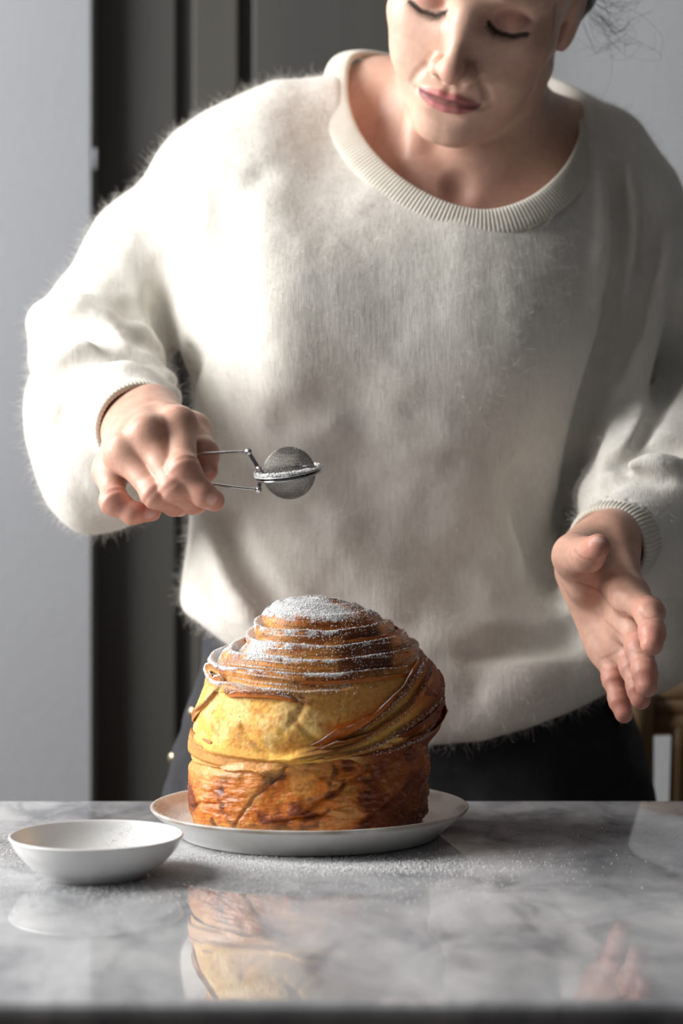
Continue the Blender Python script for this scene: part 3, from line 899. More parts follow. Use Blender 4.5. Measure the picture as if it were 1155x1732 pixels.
# left curls and torn lips
ribbon([(-1.25, 0.108), (-1.02, 0.104), (-0.82, 0.1035)], 0.0075, 0.0015, 0.0040, seed=8, sugar=0.9, col=TAN)
ribbon([(-1.45, 0.106), (-1.20, 0.112), (-0.92, 0.110)], 0.0070, 0.001, 0.0036, seed=9, sugar=0.9, col=TAN)
ribbon([(-0.80, 0.0975), (-0.52, 0.0990), (-0.25, 0.0990), (-0.02, 0.0955)], 0.0040, 0.002, 0.0042, seed=10, sugar=0.9)
ribbon([(-1.75, 0.074), (-1.42, 0.078), (-1.12, 0.088), (-0.98, 0.096)], 0.0060, 0.0015, 0.0034, seed=11, sugar=0.3, col=TAN)
ribbon([(-1.9, 0.0560), (-1.45, 0.0575), (-0.95, 0.0545), (-0.50, 0.0520), (-0.16, 0.0530)], 0.0110, 0.0016, 0.0004, seed=12, sugar=0.0, col=TAN * 1.05, dark=0.25, wavy=0.4)
ribbon([(-1.8, 0.0645), (-1.4, 0.0660), (-1.05, 0.0640), (-0.75, 0.0605)], 0.0060, 0.0012, 0.0014, seed=13, sugar=0.0, col=TAN, dark=0.6, wavy=0.5)
ribbon([(-0.18, 0.054), (0.15, 0.058), (0.5, 0.064), (0.85, 0.0675)], 0.0045, 0.0034, 0.0034, seed=14, sugar=0.0, col=TAN, dark=0.8)
# a few thin sheet edges standing up from the coil
for j, (d0, a0, a1) in enumerate(((0.056, -1.2, 1.3), (0.066, -0.4, 1.4), (0.075, -0.9, 0.9), (0.050, 0.4, 2.2), (0.080, -0.2, 1.2))):
    aa = np.linspace(a0, a1, 9)
    dd = d0 + 0.19 * np.interp(utop - d0, u, RF) * np.cos(aa) - 0.0098 * (aa - 0.0) / 6.28 * -1
    zz_ = np.interp(utop - dd, u, ZZ)
    ribbon(list(zip(aa, zz_)), 0.0022, 0.0012, 0.0034, seed=20 + j, sugar=0.6, col=TAN if j in (0, 2) else CR, n=110, wavy=0.35)

# loose grains of icing sugar on the pastry
def scatter_on(V, Q, w, n, seed):
    g = np.random.default_rng(seed)
    a = np.linalg.norm(np.cross(V[Q[:, 2]] - V[Q[:, 0]], V[Q[:, 3]] - V[Q[:, 1]]), axis=1) * 0.5
    pw = a * w[Q].mean(1); pw /= pw.sum()
    f = g.choice(len(Q), n, p=pw)
    uv = g.random((n, 2))
    b = V[Q[f]]
    return (b[:, 0] * ((1 - uv[:, :1]) * (1 - uv[:, 1:])) + b[:, 1] * (uv[:, :1] * (1 - uv[:, 1:])) + b[:, 2] * (uv[:, :1] * uv[:, 1:]) + b[:, 3] * ((1 - uv[:, :1]) * uv[:, 1:])), f
wgt = sug.ravel() ** 1.3 + 0.012 * sstep(0.06, 0.09, Zc.ravel()) * lft.ravel() + 0.05 * upz.ravel()
gp, _f = scatter_on(Vn, Q, wgt, 40000, 5)
gn = Nn[Q[_f, 0]]
grains('icing_sugar', gp + gn * 0.0002, 0.00018 + 0.00036 * np.random.default_rng(2).random(len(gp)) ** 3, bread)

# sugar fallen on plate, bowl and table
g = np.random.default_rng(11)
def plate_z(r): return np.interp(r, [0, 0.06, .085, .092, .0985, .1040, .1060, .1073], [.009, .0092, .0098, .0112, .0142, .0190, .0202, .0198])
n = 5200
a = g.normal(math.pi + 0.25, 0.9, n); r = 0.0835 + 0.0235 * g.random(n) ** 0.8
P_ = np.stack([PLX + r * np.cos(a), PLY + r * np.sin(a), TABLE_Z + plate_z(r)], 1)
a2 = g.normal(math.pi * 1.25, 0.7, 1800); r2 = 0.1045 + 0.0026 * g.random(1800)
P2 = np.stack([PLX + r2 * np.cos(a2), PLY + r2 * np.sin(a2), TABLE_Z + plate_z(r2)], 1)
Pp = np.concatenate([P_, P2])
grains('icing_sugar', Pp, 0.00012 + 0.0002 * g.random(len(Pp)) ** 3, plate)
def bowl_z(r): return np.interp(r, [0, .02, .034, .041, .0465, .0500, .0514], [.0052, .0058, .0078, .0115, .0172, .0238, .0246])
n = 3600
a = g.normal(0.6, 1.0, n); r = 0.0512 * g.random(n) ** 0.45
Pb = np.stack([bcx + r * np.cos(a), bcy + r * np.sin(a), TABLE_Z + bowl_z(r) + 0.0001], 1)
grains('icing_sugar', Pb, 0.00012 + 0.0002 * g.random(n) ** 3, bowl)
def table_pt(px, py):
    d = 0.2175 * FPX / (py - 866.0)
    return (px - 577.5) / FPX * d, d
pts_l = []
def blob(px, py, sx, sy, n):
    x, y = table_pt(px, py)
    n = int(n * 2.6)
    pts_l.append(np.stack([g.normal(x, sx, n), g.normal(y, sy, n)], 1))
blob(325, 1474, 0.022, 0.016, 5600); blob(430, 1462, 0.034, 0.013, 6800); blob(540, 1462, 0.040, 0.014, 3600)
blob(640, 1465, 0.045, 0.016, 800); blob(300, 1490, 0.02, 0.02, 1200); blob(20, 1440, 0.03, 0.035, 1700)
blob(780, 1450, 0.05, 0.03, 160); blob(900, 1425, 0.06, 0.04, 70); blob(200, 1500, 0.05, 0.03, 900); blob(450, 1500, 0.08, 0.03, 700)
PT = np.concatenate(pts_l)
rp = np.hypot(PT[:, 0] - PLX, PT[:, 1] - PLY); rb = np.hypot(PT[:, 0] - bcx, PT[:, 1] - bcy)
PT = PT[(rp > 0.0875) & (rb > 0.0325) & (PT[:, 1] < TY1 - 0.01)]
sz = 0.00014 + 0.00042 * g.random(len(PT)) ** 3.2
ts = grains('spilled_sugar', np.concatenate([PT, np.full((len(PT), 1), TABLE_Z) + sz[:, None] * 0.8], 1), sz, None)
tag(ts, 'fine white icing sugar spilled on the marble around plate and bowl', 'sugar', kind='stuff')
# ------------------------------------------------------------------ the person
M_skin = new_mat('skin', (0.7, 0.42, 0.3), 0.42)
_v = coord(M_skin)
_n = noise(M_skin, _v, 160, 4)
_c = mixc(M_skin, 1.0, attr(M_skin, 'Col'), ramp(M_skin, _n, [(0.3, (0.93, 0.91, 0.90)), (0.7, (1.06, 1.06, 1.06))]), 'MULTIPLY')
lk(M_skin, _c, bsdf(M_skin).inputs['Base Color'])
lk(M_skin, bump(M_skin, noise(M_skin, _v, 900, 3), 0.10, 0.0006, bump(M_skin, noise(M_skin, coord(M_skin, (1, 1, 1.8)), 240, 4, 0.6, 0.4), 0.14, 0.0012)), bsdf(M_skin).inputs['Normal'])
bsdf(M_skin).inputs['Subsurface Weight'].default_value = 0.22
bsdf(M_skin).inputs['Subsurface Radius'].default_value = (0.010, 0.004, 0.002)
bsdf(M_skin).inputs['Subsurface Scale'].default_value = 0.6
bsdf(M_skin).inputs['Specular IOR Level'].default_value = 0.38

person = empty('person', (float(pt(690, 0, 1.54)[0]), 1.54, 0))
tag(person, 'person in a fluffy cream sweater and black jeans leaning over the pastry', 'person')

# head frame: x = her left (image right), f = forwards, z = up
yaw, pit, rol = math.radians(-7.2), math.radians(36.1), math.radians(17.2)
cy, sy, cp, sp, cr_, sr_ = math.cos(yaw), math.sin(yaw), math.cos(pit), math.sin(pit), math.cos(rol), math.sin(rol)
HR = (np.array([[cy, -sy, 0], [sy, cy, 0], [0, 0, 1]]) @ np.array([[cr_, 0, sr_], [0, 1, 0], [-sr_, 0, cr_]])
      @ np.array([[1, 0, 0], [0, cp, -sp], [0, sp, cp]]) @ np.diag([1.0, -1.0, 1.0])).astype(np.float32)
HC = np.array([0.117, 1.44, 1.5388], np.float32)
def h2w(p): return np.asarray(p, np.float32) @ HR.T + HC
def w2h(P): return (P - HC) @ HR

EYE = 0.0315
def face_base(S):
    d = ell(S, (0, -0.012, 0.036), (0.0735, 0.096, 0.084))
    d = smin(d, ell(S, (0, 0.030, -0.022), (0.0610, 0.057, 0.080)), 0.03)
    d = smin(d, ell(S, (0, 0.034, -0.068), (0.0470, 0.046, 0.040)), 0.02)
    d = smin(d, cone(S, (0.014, 0.062, -0.100), (0.050, 0.002, -0.062), 0.0130, 0.0145), 0.022)      # jaw line
    d = smin(d, ell(S, (0.0, 0.0690, -0.1010), (0.0175, 0.0135, 0.0135)), 0.016)                  # chin
    d = smin(d, ell(S, (0.044, 0.050, -0.024), (0.021, 0.021, 0.016)), 0.020)                        # cheek bone
    d = smin(d, ell(S, (0.034, 0.058, -0.050), (0.020, 0.017, 0.020)), 0.020)                        # cheek
    d = smin(d, chain(S, [(0.0, 0.0780, 0.0195), (0.022, 0.0770, 0.0215), (0.044, 0.0610, 0.0180)], [0.0095, 0.0095, 0.0085]), 0.014)   # brow
    d = smin(d, ell(S, (0, 0.066, -0.068), (0.026, 0.0215, 0.025)), 0.016)                        # muzzle
    # eye socket and the lid over the eyeball
    d = smax(d, -ell(S, (EYE - 0.001, 0.0860, 0.0000), (0.0190, 0.0150, 0.0105)), 0.014)
    d = smin(d, ell(S, (EYE, 0.0610, -0.0030), (0.0155, 0.0145, 0.0135)), 0.0040)
    return d
def sf(x, z):
    """how far forward the face surface lies at (x, z)"""
    f_ = np.linspace(0.03, 0.12, 361).astype(np.float32)
    P_ = np.stack([np.full_like(f_, x), f_, np.full_like(f_, z)], 1)
    v = face_base(P_)
    i_ = np.nonzero(v < 0)[0]
    return float(f_[i_[-1]]) if len(i_) else 0.06
def on(x, z, o=0.0): return (x, sf(x, z) + o, z)
UPL = [on(0.0, -0.0668, 0.0002), on(0.0060, -0.0656, 0.0006), on(0.0150, -0.0676, -0.0002), on(0.0245, -0.0700, -0.0008)]
UPR = [0.0026, 0.0031, 0.0026, 0.0012]
LOL = [on(0.0, -0.0757, -0.0006), on(0.0090, -0.0750, -0.0006), on(0.0175, -0.0727, -0.0008), on(0.0245, -0.0704, -0.0008)]
LOR = [0.0050, 0.0047, 0.0032, 0.0012]
SLT = [on(0.0, -0.0700, 0.0034), on(0.0070, -0.0692, 0.0034), on(0.0160, -0.0700, 0.0028), on(0.0255, -0.0708, 0.0016)]
LSH = [on(0.0170, -0.0050, 0.0010), on(EYE - 0.007, -0.0100, 0.0010), on(EYE + 0.005, -0.0112, 0.0010), on(0.0472, -0.0078, 0.0012)]
CRS = [on(0.0180, 0.0030, 0.0010), on(EYE - 0.006, 0.0085, 0.0014), on(EYE + 0.006, 0.0085, 0.0014), on(0.0470, 0.0020, 0.0010)]
ALA = [on(0.0192, -0.0395, 0.0022), on(0.0212, -0.0462, 0.0020), on(0.0178, -0.0525, 0.0022)]
NLF = [on(0.0225, -0.0490, 0.0006), on(0.0285, -0.0590, 0.0006), on(0.0325, -0.0700, 0.0010)]
def head_sdf(L):
    """L in head coordinates; mirror symmetric"""
    S = L.copy(); S[:, 0] = np.abs(S[:, 0])
    d = face_base(S)
    near = np.nonzero((S[:, 1] > 0.045) & (S[:, 2] < 0.03) & (S[:, 2] > -0.105) & (S[:, 0] < 0.062) & (np.abs(d) < 0.045))[0]
    if len(near):
        T = S[near]; e = d[near]
        # nose
        e = smin(e, chain(T, [(0, 0.0770, 0.0120), (0, 0.0880, -0.0150), (0, 0.0985, -0.0350)], [0.0062, 0.0064, 0.0078], 0.004), 0.012)
        e = smin(e, ell(T, (0, 0.1005, -0.0410), (0.0098, 0.0090, 0.0086)), 0.007)
        e = smin(e, ell(T, (0.0130, 0.0890, -0.0445), (0.0068, 0.0092, 0.0076)), 0.0055)
        e = smin(e, cone(T, (0, 0.0960, -0.0490), (0, 0.0830, -0.0540), 0.0042, 0.0040), 0.006)
        e = smax(e, -ell(T, (0.0070, 0.0935, -0.0540), (0.0032, 0.0050, 0.0042)), 0.003)
        e = smax(e, -chain(T, ALA, [0.0010, 0.0014, 0.0008]), 0.005)
        e = smax(e, -chain(T, NLF, [0.0004, 0.0006, 0.0003]), 0.006)
        e = smax(e, -cone(T, on(0, -0.0560, 0.002), on(0, -0.0615, 0.002), 0.0012, 0.0014), 0.005)       # philtrum
        e = smin(e, chain(T, UPL, UPR), 0.0035)
        e = smin(e, chain(T, LOL, LOR), 0.0035)
        e = smax(e, -chain(T, SLT, [0.0006, 0.0006, 0.0007, 0.0009]), 0.0028)
        e = smax(e, -ell(T, on(0.0275, -0.0715, 0.001), (0.0022, 0.0030, 0.0024)), 0.004)
        e = smax(e, -ell(T, on(0, -0.0862, 0.0020), (0.0150, 0.0035, 0.0032)), 0.008)                       # under the lip
        e = smax(e, -chain(T, CRS, [0.0006, 0.0010, 0.0010, 0.0006]), 0.0030)
        e = smax(e, -chain(T, LSH, [0.0004, 0.0009, 0.0010, 0.0006]), 0.0020)
        d[near] = e
    # ear, lying back against the head
    e = ell(S, (0.0700, -0.016, -0.008), (0.0080, 0.0190, 0.0300))
    e = smin(e, ell(S, (0.0680, -0.006, -0.036), (0.0058, 0.0085, 0.0105)), 0.008)
    e = smax(e, -ell(S, (0.0780, -0.012, -0.002), (0.0055, 0.0115, 0.0190)), 0.005)
    d = smin(d, e, 0.007)
    return d

NB = pt(806, 300, 1.545)            # base of neck
NT_ = h2w((0, -0.022, -0.045))      # top of neck inside skull
notch = pt(772, 345, 1.478)
shL, shR = pt(345, 300, 1.545), pt(1060, 330, 1.545)   # shoulders (image left / right)
def bust_sdf(P):
    d = cone(P, NT_, NB, 0.0490, 0.0560)
    d = smin(d, chain(P, [NB + np.array([0, 0.015, 0.0]), pt(648, 182, 1.570), pt(560, 225, 1.565), shL + np.array([0.02, 0, -0.01])], [0.052, 0.0435, 0.040, 0.034]), 0.05)   # shoulder lines
    d = smin(d, chain(P, [NB + np.array([0, 0.015, 0.0]), pt(955, 252, 1.562), shR + np.array([-0.02, 0, -0.012])], [0.052, 0.040, 0.034]), 0.05)
    d = smin(d, ell(P, pt(760, 480, 1.555), (0.150, 0.088, 0.115)), 0.05)                                     # chest
    # sternomastoid cords, collar bones, notch
    jL, jR = h2w((-0.050, -0.020, -0.045)), h2w((0.050, -0.020, -0.045))
    d = smin(d, chain(P, [jL, pt(702, 270, 1.492), notch + np.array([-0.010, 0.006, 0.004])], [0.010, 0.0095, 0.0055]), 0.014)
    d = smin(d, chain(P, [jR, pt(846, 290, 1.492), notch + np.array([0.012, 0.006, 0.002])], [0.010, 0.0095, 0.0055]), 0.014)
    d = smin(d, chain(P, [notch + np.array([-0.014, 0.004, -0.003]), pt(690, 322, 1.495), pt(600, 285, 1.535)], [0.0062, 0.0058, 0.006]), 0.012)
    d = smin(d, chain(P, [notch + np.array([0.014, 0.004, -0.004]), pt(880, 352, 1.492), pt(985, 330, 1.535)], [0.0062, 0.0058, 0.006]), 0.012)
    d = smax(d, -ell(P, notch + np.array([0, -0.014, 0.010]), (0.008, 0.010, 0.011)), 0.014)
    return d
def upper_sdf(P):
    return smin(head_sdf(w2h(P)), bust_sdf(P), 0.014)
zcut = float(pt(0, 440, 1.5)[2])
lo = np.array([pt(540, 0, 1.54)[0], 1.335, zcut]); hi = np.array([pt(1030, 0, 1.54)[0], 1.64, 1.675])
HV, HQ = surface(upper_sdf, lo, hi, 0.0017, 1.5, 1)

# skin colours -----------------------------------------------------------
SK = np.array(srgb(218, 180, 160)); SKR = np.array(srgb(208, 142, 126)); LIP = np.array(srgb(190, 116, 118)); LID = np.array(srgb(186, 134, 118))
def head_color(V):
    L = w2h(V); S = L.copy(); S[:, 0] = np.abs(S[:, 0])
    c = np.broadcast_to(SK, V.shape).copy()
    def mx(c, col, t): return c + (np.asarray(col) - c) * np.clip(t, 0, 1)[:, None]
    c = mx(c, SKR, 0.35 * sstep(0.028, 0.008, np.linalg.norm(S - np.array([0.042, 0.060, -0.035]), axis=1)))
    c = mx(c, SKR, 0.40 * sstep(0.016, 0.006, np.linalg.norm(S - np.array([0, 0.104, -0.042]), axis=1)))
    c = mx(c, SKR, 0.35 * sstep(-0.10, -0.17, L[:, 2]))
    up = chain(S, UPL, [r_ + 0.0008 for r_ in UPR])
    dn = chain(S, LOL, [r_ + 0.0005 for r_ in LOR])
    m = np.minimum(up, dn)
    c = mx(c, LIP, sstep(0.0009, -0.0005, m) * 0.9)
    slit = chain(S, SLT, [0.0001] * 4)
    c = mx(c, srgb(96, 44, 48), sstep(0.0042, 0.0012, slit) * 0.7)
    lid = ell(S, (EYE, 0.0610, -0.0015), (0.0170, 0.0180, 0.0118))
    c = mx(c, LID, sstep(0.002, -0.002, lid) * 0.75)
    lash = chain(S, LSH, [0.0004] * 4)
    c = mx(c, srgb(40, 26, 22), sstep(0.0021, 0.0010, lash) * 0.9)
    br = chain(S, [on(0.013, 0.0220), on(0.026, 0.0255), on(0.046, 0.0230)], [0.0028, 0.0030, 0.0012])
    c = mx(c, srgb(80, 56, 44), sstep(0.0020, -0.0015, br) * 0.55)
    mott = fbm(V, 0.02, 3)
    return np.clip(c * (1 + 0.05 * mott[:, None]), 0, 1)
HCOL = head_color(HV)

def ray_surface(f, pix, d0=1.25, d1=1.66, n=206):
    """depths at which rays through the pixels first meet the surface f"""
    ds_ = np.linspace(d0, d1, n)
    P_ = np.stack([pt(px, py, q) for (px, py) in pix for q in ds_]).astype(np.float32)
    v = f(P_).reshape(len(pix), n)
    hit = v < 0
    i = np.where(hit.any(1), hit.argmax(1), np.abs(v).argmin(1))
    return np.stack([pt(px, py, ds_[k]) for (px, py), k in zip(pix, i)]).astype(np.float32)
# hands -------------------------------------------------------------------
def hand_field(wrist, fore, fingers, frad, thumb, trad, wr, pal_r, extra=None, fw=0.019, swell=1.05):
    """fingers: list of 4 joint lists [mcp, pip, dip, tip] (world); thumb: [cmc, mcp, ip, tip]"""
    wrist = np.asarray(wrist); fore = np.asarray(fore)
    mcps = [np.asarray(f[0]) for f in fingers]
    side = mcps[0] - mcps[3]; side = side / np.linalg.norm(side)
    w_i, w_p = wrist + side * fw * 0.55, wrist - side * fw * 0.55
    def f(P):
        d = cone(P, w_i, fore + side * 0.008, wr, wr * 1.2)
        d = smin(d, cone(P, w_p, fore - side * 0.008, wr, wr * 1.2), 0.014)
        for j in range(4):
            t = j / 3.0
            wj = w_i * (1 - t) + w_p * t
            d = smin(d, cone(P, wj, mcps[j], pal_r * 1.12, pal_r * (1.0 if j < 3 else 0.92)), 0.022)
        if extra is not None: d = extra(P, d)
        fd = None
        for j in range(4):
            e = chain(P, fingers[j], frad[j], 0.004)
            # knuckle swell
            e = smin(e, ell(P, fingers[j][1], (frad[j][1] * swell,) * 3), 0.006)
            fd = e if fd is None else smin(fd, e, 0.0016)
        d = smin(d, fd, 0.011)
        th = chain(P, thumb[1:], trad[1:], 0.005)
        base_t = cone(P, thumb[0], thumb[1], trad[0], trad[1])
        d = smin(d, base_t, 0.014)
        d = smin(d, th, 0.006)
        return d
    return f
def hand_color(V, fingers, thumb, nails=True, creases=()):
    c = np.broadcast_to(SK * np.array([0.92, 0.83, 0.81]), V.shape).copy()
    RED = np.array(srgb(206, 132, 118)); NAIL = np.array(srgb(232, 186, 176))
    def mx(c, col, t): return c + (np.asarray(col) - c) * np.clip(t, 0, 1)[:, None]
    for f_ in list(fingers) + [thumb]:
        for j, w in ((0, 0.50), (1, 0.65), (2, 0.45)):
            c = mx(c, RED, w * sstep(0.016, 0.006, np.linalg.norm(V - f_[j], axis=1)))
        c = mx(c, RED, 0.55 * sstep(0.018, 0.006, np.linalg.norm(V - f_[3], axis=1)))
    return np.clip(c * (1 + 0.09 * fbm(V, 0.012, 3)[:, None] + 0.04 * fbm(V + 3, 0.004, 2)[:, None]), 0, 1)
def knuckle_wrinkle(P, d, joints, amp=0.0005):
    for (c_, ax) in joints:
        q_ = P - c_
        s_ = q_ @ ax
        m = np.exp(-(s_ / 0.006) ** 2) * sstep(0.016, 0.010, np.linalg.norm(q_, axis=1))
        d = d + amp * m * np.cos(s_ / 0.0011)
    return d
def axis_of(f_, j):
    a = np.asarray(f_[j + 1]) - np.asarray(f_[j - 1]); return (a / np.linalg.norm(a)).astype(np.float32)

# her right hand (image left) closing on the strainer handle
RW = pt(238, 712, 1.372)
RH = [
    [pt(304, 722, 1.285), pt(310, 795, 1.248), pt(344, 836, 1.246), pt(362, 847, 1.258)],
    [pt(250, 738, 1.272), pt(296, 822, 1.250), pt(326, 848, 1.268), pt(334, 852, 1.288)],
    [pt(210, 766, 1.276), pt(264, 834, 1.256), pt(294, 852, 1.272), pt(304, 857, 1.290)],
    [pt(186, 796, 1.292), pt(193, 848, 1.266), pt(224, 868, 1.264), pt(256, 866, 1.270)],
]
RRAD = [[.0112, .0098, .0084, .0074], [.0112, .0098, .0086, .0076], [.0106, .0092, .0082, .0072], [.0098, .0084, .0074, .0066]]
RT = [pt(272, 718, 1.345), pt(326, 728, 1.328), pt(344, 768, 1.300), pt(349, 796, 1.288)]
RTR = [.016, .0125, .0105, .0082]
rj = [(np.asarray(f_[j]), axis_of(f_, j)) for f_ in RH for j in (1,)]
_rf = hand_field(RW, pt(170, 690, 1.50), RH, RRAD, RT, RTR, 0.0190, 0.0108)
def rhand(P):
    d = _rf(P)
    # tendons and valleys on the back of the hand
    for f_ in RH[:3]:
        w_ = RW * 0.45 + np.asarray(f_[0]) * 0.55
        d = smin(d, cone(P, w_ + np.array([0, -0.010, 0.010]), np.asarray(f_[0]) + np.array([0, -0.004, 0.005]), 0.0018, 0.0050), 0.012)
    return knuckle_wrinkle(P, d, rj, 0.00035)
allr = np.array([p for f_ in RH + [RT] for p in f_] + [RW, pt(195, 697, 1.45)])
RV, RQ = surface(rhand, allr.min(0) - 0.026, allr.max(0) + 0.026, 0.0013, 1.4, 1)
RCOL = hand_color(RV, RH, RT)

# her left hand (image right), palm turned to the pastry, fingers down
LW = pt(1022, 930, 1.350)
LH = [
    [pt(1066, 1006, 1.280), pt(1098, 1036, 1.247), pt(1103, 1070, 1.229), pt(1102, 1090, 1.221)],
    [pt(1064, 1052, 1.295), pt(1082, 1096, 1.264), pt(1090, 1136, 1.249), pt(1093, 1161, 1.244)],
    [pt(1053, 1085, 1.310), pt(1071, 1128, 1.288), pt(1080, 1164, 1.276), pt(1083, 1183, 1.272)],
    [pt(1030, 1102, 1.325), pt(1039, 1148, 1.308), pt(1047, 1184, 1.298), pt(1055, 1208, 1.292)],
]
LRAD = [[.0110, .0094, .0086, .0076], [.0108, .0092, .0084, .0075], [.0102, .0087, .0080, .0071], [.0092, .0078, .0072, .0064]]
LT = [pt(990, 938, 1.334), pt(972, 940, 1.296), pt(994, 938, 1.264), pt(1011, 924, 1.246)]
LTR = [.0190, .0150, .0115, .0086]
def lextra(P, d):
    d = smin(d, ell(P, pt(985, 965, 1.316), (0.015, 0.026, 0.024)), 0.016)     # thenar
    d = smin(d, cone(P, pt(974, 972, 1.344), pt(1018, 1086, 1.333), 0.0138, 0.0122), 0.014)   # little-finger edge of the palm
    return d
lj = [(np.asarray(f_[j]), axis_of(f_, j)) for f_ in LH for j in (1, 2)]
_lf = hand_field(LW, pt(1122, 858, 1.46), LH, LRAD, LT, LTR, 0.0185, 0.0112, lextra, swell=0.9)
def lhand(P):
    d = _lf(P)
    return knuckle_wrinkle(P, d, lj, 0.00022)
alll = np.array([p for f_ in LH + [LT] for p in f_] + [LW, pt(1068, 892, 1.41)])
LV, LQ = surface(lhand, alll.min(0) - 0.028, alll.max(0) + 0.028, 0.0013, 1.4, 1)
LCOL = hand_color(LV, LH, LT)
def mark(V, C, f, px_path, w, col, amt):
    """fine line or patch of colour where the path of pixels meets the skin"""
    pts = ray_surface(f, spline(px_path, 8) if len(px_path) > 1 else px_path, 1.18, 1.45, 270)
    c_ = chain(V, pts, [0.0] * len(pts)) if len(pts) > 1 else np.linalg.norm(V - pts[0], axis=1)
    t = np.clip(sstep(w, w * 0.4, c_) * amt, 0, 1)[:, None]
    return C + (np.asarray(col) - C) * t
CREASE = srgb(150, 84, 74)
for pth in ([(974, 984), (998, 992), (1016, 1000)], [(1058, 1036), (1042, 1032), (1024, 1014), (1014, 992)], [(1054, 1076), (1040, 1064), (1024, 1050)],
            [(972, 930), (984, 942), (1000, 946)], [(1018, 1113), (1032, 1108), (1046, 1100)], [(1082, 1034), (1092, 1046), (1108, 1044)], [(1036, 1150), (1048, 1148)], [(1068, 1100), (1080, 1104), (1094, 1100)]):
    LCOL = mark(LV, LCOL, lhand, pth, 0.0017, CREASE, 0.32)
NAIL = srgb(238, 200, 190)
for (px, py) in ((361, 847), (357, 843), (256, 867), (250, 869), (352, 796)):
    RCOL = mark(RV, RCOL, rhand, [(px, py)], 0.0048, NAIL, 0.7)
LCOL = mark(LV, LCOL, lhand, [(1006, 912), (1018, 914)], 0.0030, NAIL, 0.7)

# the rest of the body under the clothes -------------------------------------
elL, elR = pt(150, 585, 1.575), pt(1215, 700, 1.560)
hipc = pt(688, 1290, 1.555)
FZ = 0.07
kn = [np.array([hipc[0] - 0.095, 1.545, 0.48]), np.array([hipc[0] + 0.095, 1.565, 0.48])]
an = [np.array([hipc[0] - 0.10, 1.60, FZ]), np.array([hipc[0] + 0.10, 1.62, FZ])]
hp_ = [np.array([hipc[0] - 0.088, 1.555, 0.88]), np.array([hipc[0] + 0.088, 1.555, 0.88])]
def body_sdf(P):
    d = ell(P, pt(760, 480, 1.555), (0.142, 0.082, 0.110))
    d = smin(d, ell(P, pt(690, 800, 1.56), (0.118, 0.078, 0.16)), 0.06)
    d = smin(d, ell(P, hipc, (0.150, 0.090, 0.115)), 0.06)
    for s_, e_, w_ in ((shL, elL, pt(195, 697, 1.45)), (shR, elR, pt(1068, 892, 1.41))):
        d = smin(d, cone(P, s_ + np.array([0, 0, -0.012]), e_, 0.034, 0.034), 0.04)
        d = smin(d, cone(P, e_, w_, 0.034, 0.020), 0.02)
    for j in (0, 1):
        d = smin(d, chain(P, [hp_[j], kn[j], an[j]], [0.072, 0.048, 0.034]), 0.03)
        d = smin(d, cone(P, an[j] + np.array([0, 0.01, -0.03]), an[j] + np.array([0, -0.15, -0.035]), 0.030, 0.026), 0.03)
    return d
BV, BQ = surface(body_sdf, (elL[0] - 0.07, 1.36, 0.0), (elR[0] + 0.07, 1.72, 1.46), 0.008, 1.8, 1)
BCOL = np.broadcast_to(SK, BV.shape)

def joined(name, parts, mat, parent):
    """one continuous body: boolean union of overlapping closed pieces (plain join if that fails)"""
    obs = [mesh_np(name, v, q_, mat, None, True, {'Col': c_}) for v, q_, c_ in parts]
    main = obs[0]
    for o in obs[1:]:
        md = main.modifiers.new('u', 'BOOLEAN'); md.operation = 'UNION'; md.solver = 'MANIFOLD'; md.object = o
    dg = bpy.context.evaluated_depsgraph_get(); dg.update()
    me = bpy.data.meshes.new_from_object(main.evaluated_get(dg))
    ok = len(me.vertices) > 0.7 * sum(len(p_[0]) for p_ in parts) and 'Col' in me.attributes
    print('BODY union', ok, len(me.vertices), sum(len(p_[0]) for p_ in parts), [a.name for a in me.attributes])
    for o in obs: bpy.data.objects.remove(o)
    if ok:
        me.name = name
        me.polygons.foreach_set('use_smooth', np.ones(len(me.polygons), bool))
        o = bpy.data.objects.new(name, me); COL.objects.link(o); put(o, parent)
        return o
    n0 = 0; V_ = []; Q_ = []; C_ = []
    for v, q_, c_ in parts:
        V_.append(v); Q_.append(q_ + n0); C_.append(c_); n0 += len(v)
    return mesh_np(name, np.concatenate(V_), np.concatenate(Q_), mat, parent, True, {'Col': np.concatenate(C_)})
body = joined('body', [(HV, HQ, HCOL), (RV, RQ, RCOL), (LV, LQ, LCOL), (BV, BQ, BCOL)], M_skin, person)
# ------------------------------------------------------------------ sweater
M_knit = new_mat('cream_mohair_knit', (0.80, 0.77, 0.70), 0.9)
_v = coord(M_knit)
_vs = coord(M_knit, (1.0, 1.0, 0.16))
_nb = noise(M_knit, _v, 24, 5)
_nf = noise(M_knit, _vs, 330, 4, 0.6)
_c = mixc(M_knit, 1.0, ramp(M_knit, _nb, [(0.3, (0.785, 0.755, 0.685)), (0.7, (0.84, 0.815, 0.755))]),
          ramp(M_knit, _nf, [(0.3, (0.93, 0.93, 0.93)), (0.65, (1.03, 1.03, 1.03))]), 'MULTIPLY')
lk(M_knit, _c, bsdf(M_knit).inputs['Base Color'])
wav = N_(M_knit, 'ShaderNodeTexWave', wave_type='BANDS', bands_direction='X')
wav.inputs['Scale'].default_value = 155.0; wav.inputs['Distortion'].default_value = 1.6; wav.inputs['Detail'].default_value = 2; wav.inputs['Detail Scale'].default_value = 1.5
lk(M_knit, _v, wav.inputs['Vector'])
_h = math_(M_knit, 'ADD', math_(M_knit, 'MULTIPLY', wav.outputs['Fac'], 0.14), _nf)
lk(M_knit, bump(M_knit, _h, 0.32, 0.0014), bsdf(M_knit).inputs['Normal'])
bsdf(M_knit).inputs['Sheen Weight'].default_value = 0.35
bsdf(M_knit).inputs['Sheen Roughness'].default_value = 0.6
